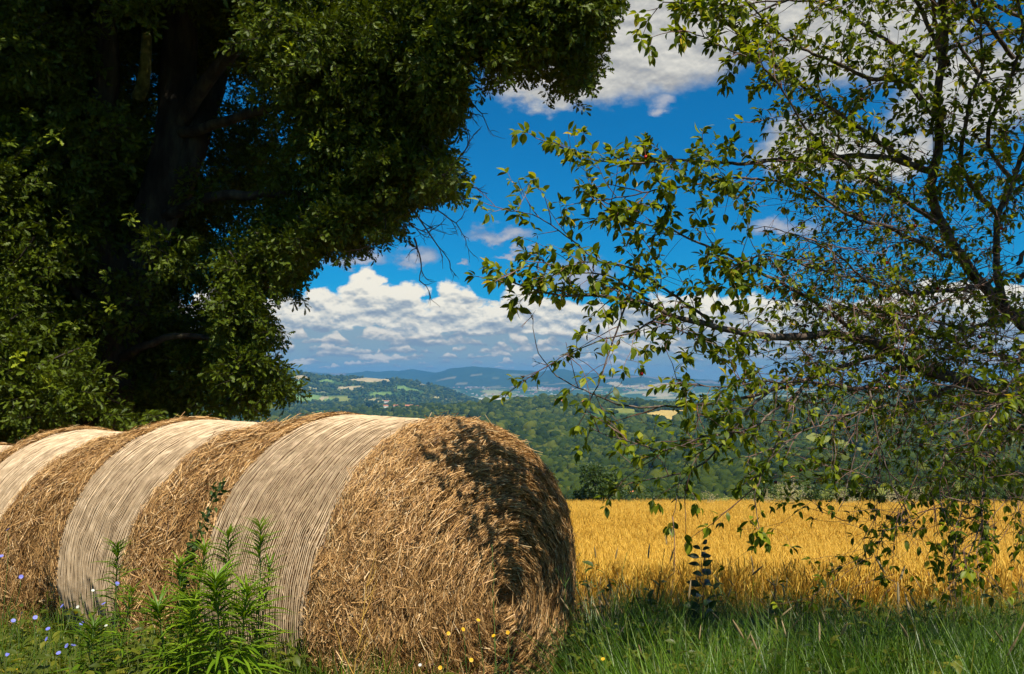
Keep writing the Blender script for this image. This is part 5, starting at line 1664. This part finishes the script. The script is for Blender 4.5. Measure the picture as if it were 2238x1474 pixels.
def tuft(px, dist, n, h, lean, az, label, seed):
    rg = np.random.default_rng(seed)
    x, y = P(px, 835, dist)[:2]
    m = MB()
    for k in range(n):
        blade(m, np.array([rg.normal(0, .05), rg.normal(0, .05), -.02]), rg.uniform(.6, 1.1) * h, .0042, lean * rg.uniform(.3, 1.3), az + rg.normal(0, .5), rg.uniform(-.1, .3), 5, rg.normal(0, .6))
    o = m.build('dry_grass_tuft', M_dry); o.location = (x, y, float(H(x, y)))
    tag(o, label, 'grass tuft')
tuft(1760, 4.9, 90, .88, .45, 2.9, 'large leaning tuft of dry pale grass in front of the wheat', 61)
tuft(1480, 5.3, 35, .80, .35, 2.6, 'thin dry grass tuft left of the dark sapling', 62)
tuft(2150, 4.4, 40, .55, .5, .4, 'dry grass tuft in the lower right corner', 63)


# ------------------------------------------------------------------ single plants
_pl = {}
def plant_leaf(kind):
    if kind not in _pl:
        out, f, c, mat = {'weed': ([(0, .008), (.15, .026), (.4, .046), (.7, .034), (1, .003)], .35, .35, M_weed), 'sap': (CH_OUT, .2, .25, M_sap)}[kind]
        T, F = leaf_outline_mesh(out, f, c); _pl[kind] = mesh_np('leaf', T, [F], [mat])
    return _pl[kind]


def put(o, M3, s, p):
    M4 = Matrix.Identity(4)
    for r_ in range(3):
        for c2 in range(3): M4[r_][c2] = M3[r_, c2] * s
        M4[r_][3] = p[r_]
    o.matrix_local = M4


def upright_weed(px, ytop, dist, label, seed, nleaf=60, lean=0.0, lw=(.05, .12), name='tall_weed'):
    rg = np.random.default_rng(seed)
    top = P(px, ytop, dist); x, y = top[:2]
    z0 = float(H(x, y)); h = top[2] - z0
    root = empty(name, (x - lean, y, z0)); tag(root, label, 'weed', 'leafy green weeds in front of the bales')
    bow = rg.normal(0, .035); ln = wobble_line([[0, 0, 0], [lean * .4 + bow, rg.normal(0, .02), h * .5], [lean, 0, h]], 16, .004, rg)
    m = MB(); m.tube(ln, np.linspace(.0045, .0018, 16), 5); m.build('stem', M_stem, root)
    me = plant_leaf('weed')
    P_, D_, N_, S_ = [], [], [], []
    for k in range(nleaf * 6):
        t = 1 - rg.random() ** 1.25 * .75
        i0 = min(14, int(t * 15)); p = ln[i0] + (ln[i0 + 1] - ln[i0]) * (t * 15 - i0)
        a = k * 2.4 + rg.normal(0, .3)
        upw = .55 + 1.6 * max(0, t - .78) / .22 + rg.normal(0, .18)
        d = np.array([math.cos(a), math.sin(a), upw])
        P_.append(p); D_.append(d); N_.append(np.array([-math.cos(a) * .5, -math.sin(a) * .5, 1.0]) + rg.normal(0, .2, 3))
        S_.append(rg.uniform(*lw) * (1.35 - .65 * max(0, t - .45) / .55) * rg.uniform(.7, 1.25))
    P_, D_, N_, S_ = map(np.array, (P_, D_, N_, S_))
    M_ = frames(D_, N_)
    for i in range(nleaf):
        put(link('leaf', me, root), M_[i], S_[i], P_[i])
    T, F = leaf_outline_mesh([(0, .008), (.15, .026), (.4, .046), (.7, .034), (1, .003)], .35, .35)
    V, f = replicate(T, F, M_[nleaf:], P_[nleaf:], S_[nleaf:])
    tag(link('small_leaves', mesh_np('small_leaves', V, [f], [M_weed]), root), kind='stuff')

upright_weed(568, 1150, 3.35, 'rightmost and tallest of the bright green weeds before the netted bale', 71, 55, .02)
upright_weed(500, 1168, 3.40, 'bright green weed just left of the tallest one', 72, 50, -.01)
upright_weed(447, 1200, 3.45, 'bright green weed in the middle of the clump, lower than its right neighbour', 73, 40, .0)
upright_weed(393, 1232, 3.40, 'leftmost bright green weed of the dense clump', 74, 45, -.01)
upright_weed(540, 1300, 3.2, 'short broad weed in front of the clump', 75, 40, .0, (.08, .17))
upright_weed(420, 1320, 3.2, 'short weed with long hanging leaves at the foot of the clump', 76, 40, .0, (.08, .17))
upright_weed(254, 1195, 3.9, 'single dark green weed between the second bale and the dense clump', 77, 45, .01)
upright_weed(470, 1270, 3.15, 'broad weed in the front middle of the clump, cut by the bottom edge', 81, 45, .0, (.08, .17))
upright_weed(345, 1330, 3.3, 'yellowish weed at the left foot of the clump', 82, 40, .0, (.08, .16))
upright_weed(590, 1240, 3.45, 'slim weed half hidden behind the tallest one', 83, 35, .0)
upright_weed(290, 1290, 3.6, 'slim weed with sparse leaves left of the clump, before the straw gap', 84, 30, .0)
upright_weed(205, 1370, 3.4, 'low pale weed among the blue flowers', 78, 30, .0, (.08, .16))


def drooping_weed():
    rg = np.random.default_rng(80)
    d = 3.5
    b = P(395, 835, d); z0 = float(H(b[0], b[1])); B = np.array([b[0], b[1], z0])
    root = empty('seeding_weed', B); tag(root, 'grey green weed leaning over the net with dense seed heads', 'weed')
    c = [np.zeros(3)] + [P(*q, d) - B for q in ((400, 1290), (425, 1190), (455, 1120), (478, 1070), (492, 1045))]
    ln = wobble_line(c, 30, .002, rg)
    m = MB(); m.tube(ln, np.linspace(.004, .0015, 30), 5); m.build('stem', M_stem, root)
    m = MB(); T, F = leaf_outline_mesh(ROUND_OUT, .3, .3)
    n = 260
    t = rg.uniform(.42, 1, n); p = ln[(t * 29).astype(int)] + rg.normal(0, .013, (n, 3))
    dd = rg.normal(0, 1, (n, 3)) + np.array([.3, 0, .8])
    V, f = replicate(T, F, frames(dd, rg.normal(0, 1, (n, 3))), p, rg.uniform(.012, .035, n)); m.add(V, f)
    tag(m.build('seed_leaves', M_shrub, root), kind='stuff')
drooping_weed()


def sapling():
    rg = np.random.default_rng(90)
    d = 5.2; top = P(1532, 1190, d); z0 = float(H(top[0], top[1])); h = top[2] - z0
    root = empty('sapling', (top[0], top[1], z0)); tag(root, 'dark broad leaved sapling standing up against the golden wheat', 'sapling')
    ln = wobble_line([[0, 0, 0], [.015, 0, h * .5], [0, 0, h]], 20, .003, rg)
    m = MB(); m.tube(ln, np.linspace(.005, .0015, 20), 5); m.build('stem', M_twig, root)
    me = plant_leaf('sap')
    for k in range(30):
        t = .42 + .58 * k / 29; p = ln[int(t * 19)]
        a = k * 2.4 + rg.normal(0, .3)
        put(link('leaf', me, root), frames(np.array([[math.cos(a), math.sin(a) * .5, .35]]), np.array([[0, -.8, .6]]) + rg.normal(0, .35, (1, 3)))[0], (.15 - .08 * (t - .42) / .58) * rg.uniform(.85, 1.1), p)
sapling()


def dead_stalk(px, ytop, dist, branches, label, mat, seed, name='dry_stalk', lean=.0):
    rg = np.random.default_rng(seed)
    top = P(px, ytop, dist); z0 = float(H(top[0], top[1])); h = top[2] - z0
    root = empty(name, (top[0] - lean, top[1], z0)); tag(root, label, 'dry stalk')
    ln = wobble_line([[0, 0, 0], [lean * .5, 0, h * .6], [lean, 0, h]], 20, .004, rg)
    m = MB(); m.tube(ln, np.linspace(.0035, .001, 20), 5); m.build('stem', mat, root)
    me = None
    for k in range(branches):
        t = rg.uniform(.35, .95); p = ln[int(t * 19)]; a = rg.choice([0, math.pi]) + rg.normal(0, .5)
        L = rg.uniform(.06, .2)
        m = MB(); e = p + np.array([math.cos(a) * L * .6, math.sin(a) * L * .3, L])
        m.tube(wobble_line([p, (p + e) / 2 + [0, 0, -.01], e], 7, .002, rg), np.linspace(.002, .0008, 7), 4)
        m.build('branch', mat, root)

dead_stalk(822, 1205, 3.25, 9, 'yellow branching dry stalk in front of the straw end of the bale', M_ystem, 95, lean=.16)
dead_stalk(1468, 1185, 5.2, 5, 'thin forked brown stalk left of the dark sapling', M_twig, 96)
dead_stalk(1310, 1310, 4.3, 7, 'pale tangled dry stalk at the right foot of the nearest bale', M_dtwig, 97, lean=-.1)
dead_stalk(1075, 1190, 3.5, 3, 'tall green grey stalk rising before the shaded part of the bale end', M_stem, 98, lean=-.02)
dead_stalk(1232, 1230, 4.0, 7, 'green leafy stalk at the right rim of the nearest bale', M_stem, 99)


def flower_meshes():
    out = {}
    for kind, mat, n, ln, w in (('chicory', M_blue, 12, .0098, .30), ('yellow', M_yel, 14, .0082, .35), ('white', M_white, 8, .007, .4)):
        m = MB(); T, F = leaf_outline_mesh([(0, .08), (.5, w * .55), (.9, w * .6), (1.0, w * .3)], .1, .1)
        a = np.arange(n) / n * 6.283
        V, f = replicate(T, F, frames(np.stack([np.cos(a), np.sin(a), np.full(n, .35)], -1), np.tile([0, 0, 1.0], (n, 1))), np.zeros((n, 3)), np.full(n, ln)); m.add(V, f)
        c = MB(); Vs, Fs = ico(1); c.add(Vs * np.array([1, 1, .5]) * ln * (.22 if kind != 'yellow' else .45), Fs)
        out[kind] = (m.mesh('petals', [mat]), c.mesh('centre', [{'chicory': M_blue, 'yellow': M_yel, 'white': M_yel}[kind]]))
    return out
FM = flower_meshes()


def flower(kind, px, py, dist, label, group, seed):
    rg = np.random.default_rng(seed)
    top = P(px, py, dist); z0 = float(H(top[0], top[1])); h = top[2] - z0; lean = rg.normal(0, .04)
    name = {'chicory': 'blue_flower', 'yellow': 'yellow_flower', 'white': 'white_flower'}[kind]
    root = empty(name, (top[0] - lean, top[1], z0)); tag(root, label, 'flower', group)
    m = MB(); m.tube(wobble_line([[0, 0, 0], [lean * .3, 0, h * .6], [lean, 0, h]], 12, .003, rg), np.linspace(.0022, .001, 12), 4); m.build('stem', M_stem, root)
    tilt = (math.pi / 2 * rg.uniform(.25, .75), rg.normal(0, .3), rg.normal(0, .5))
    for nm, me in zip(('petals', 'centre'), FM[kind]):
        o = link(nm, me, root); o.location = (lean, 0, h); o.rotation_euler = tilt

BG = 'blue chicory flowers before the left bales'
for k, (px, py, d, lab) in enumerate([
        (17, 1158, 3.9, 'highest blue flower, at the left edge before the third bale'), (3, 1216, 3.9, 'blue flower cut by the left edge below the highest one'),
        (46, 1261, 3.8, 'lone blue flower in the middle of the straw gap at left'), (256, 1276, 3.6, 'blue flower touching the single dark green weed'),
        (136, 1325, 3.6, 'blue flower on the lower net of the second bale'), (227, 1320, 3.6, 'blue flower low beside the stem of the dark green weed'),
        (48, 1340, 3.6, 'upper of two blue flowers close together far left'), (29, 1357, 3.6, 'lower of two blue flowers close together far left'),
        (77, 1350, 3.6, 'blue flower right of the close pair at far left'), (178, 1364, 3.5, 'blue flower at the foot of the second bale net'),
        (105, 1375, 3.5, 'blue flower below the left edge of the second bale net'), (146, 1412, 3.4, 'left one of a touching pair of blue flowers'),
        (160, 1411, 3.4, 'right one of a touching pair of blue flowers'), (102, 1397, 3.45, 'small faded blue flower in the grass at left'),
        (128, 1428, 3.4, 'blue flower under the touching pair'), (17, 1430, 3.4, 'lowest blue flower, in the bottom left corner')]):
    flower('chicory', px, py, d, lab, BG, 200 + k)
YG = 'yellow flowers before the straw end of the nearest bale'
for k, (px, py, d, lab) in enumerate([
        (980, 1385, 3.3, 'largest yellow flower, left of the others before the straw'), (1012, 1376, 3.3, 'yellow flower just right of the largest one'),
        (1045, 1356, 3.3, 'highest yellow flower before the straw'), (1079, 1390, 3.3, 'half closed yellow flower right of the high one'),
        (1110, 1383, 3.3, 'tiny yellow flower farthest right before the straw'), (1030, 1443, 3.2, 'lower yellow flower near the bottom edge'),
        (962, 1460, 3.2, 'lowest yellow flower, beside the small white one'), (1318, 1441, 3.4, 'yellow flower alone in the green weeds right of the bale'),
        (35, 1466, 3.2, 'yellow flower alone in the bottom left corner')]):
    flower('yellow', px, py, d, lab, YG, 240 + k)
for k, (px, py, d, lab) in enumerate([(918, 1454, 3.2, 'small white flower at the bottom before the straw end'), (203, 1291, 3.5, 'white flower on the net of the second bale'), (232, 1368, 3.5, 'white flower cluster under the dark green weed'), (170, 1327, 3.5, 'pale white flower between two blue ones')]):
    flower('white', px, py, d, lab, 'small white flowers', 260 + k)
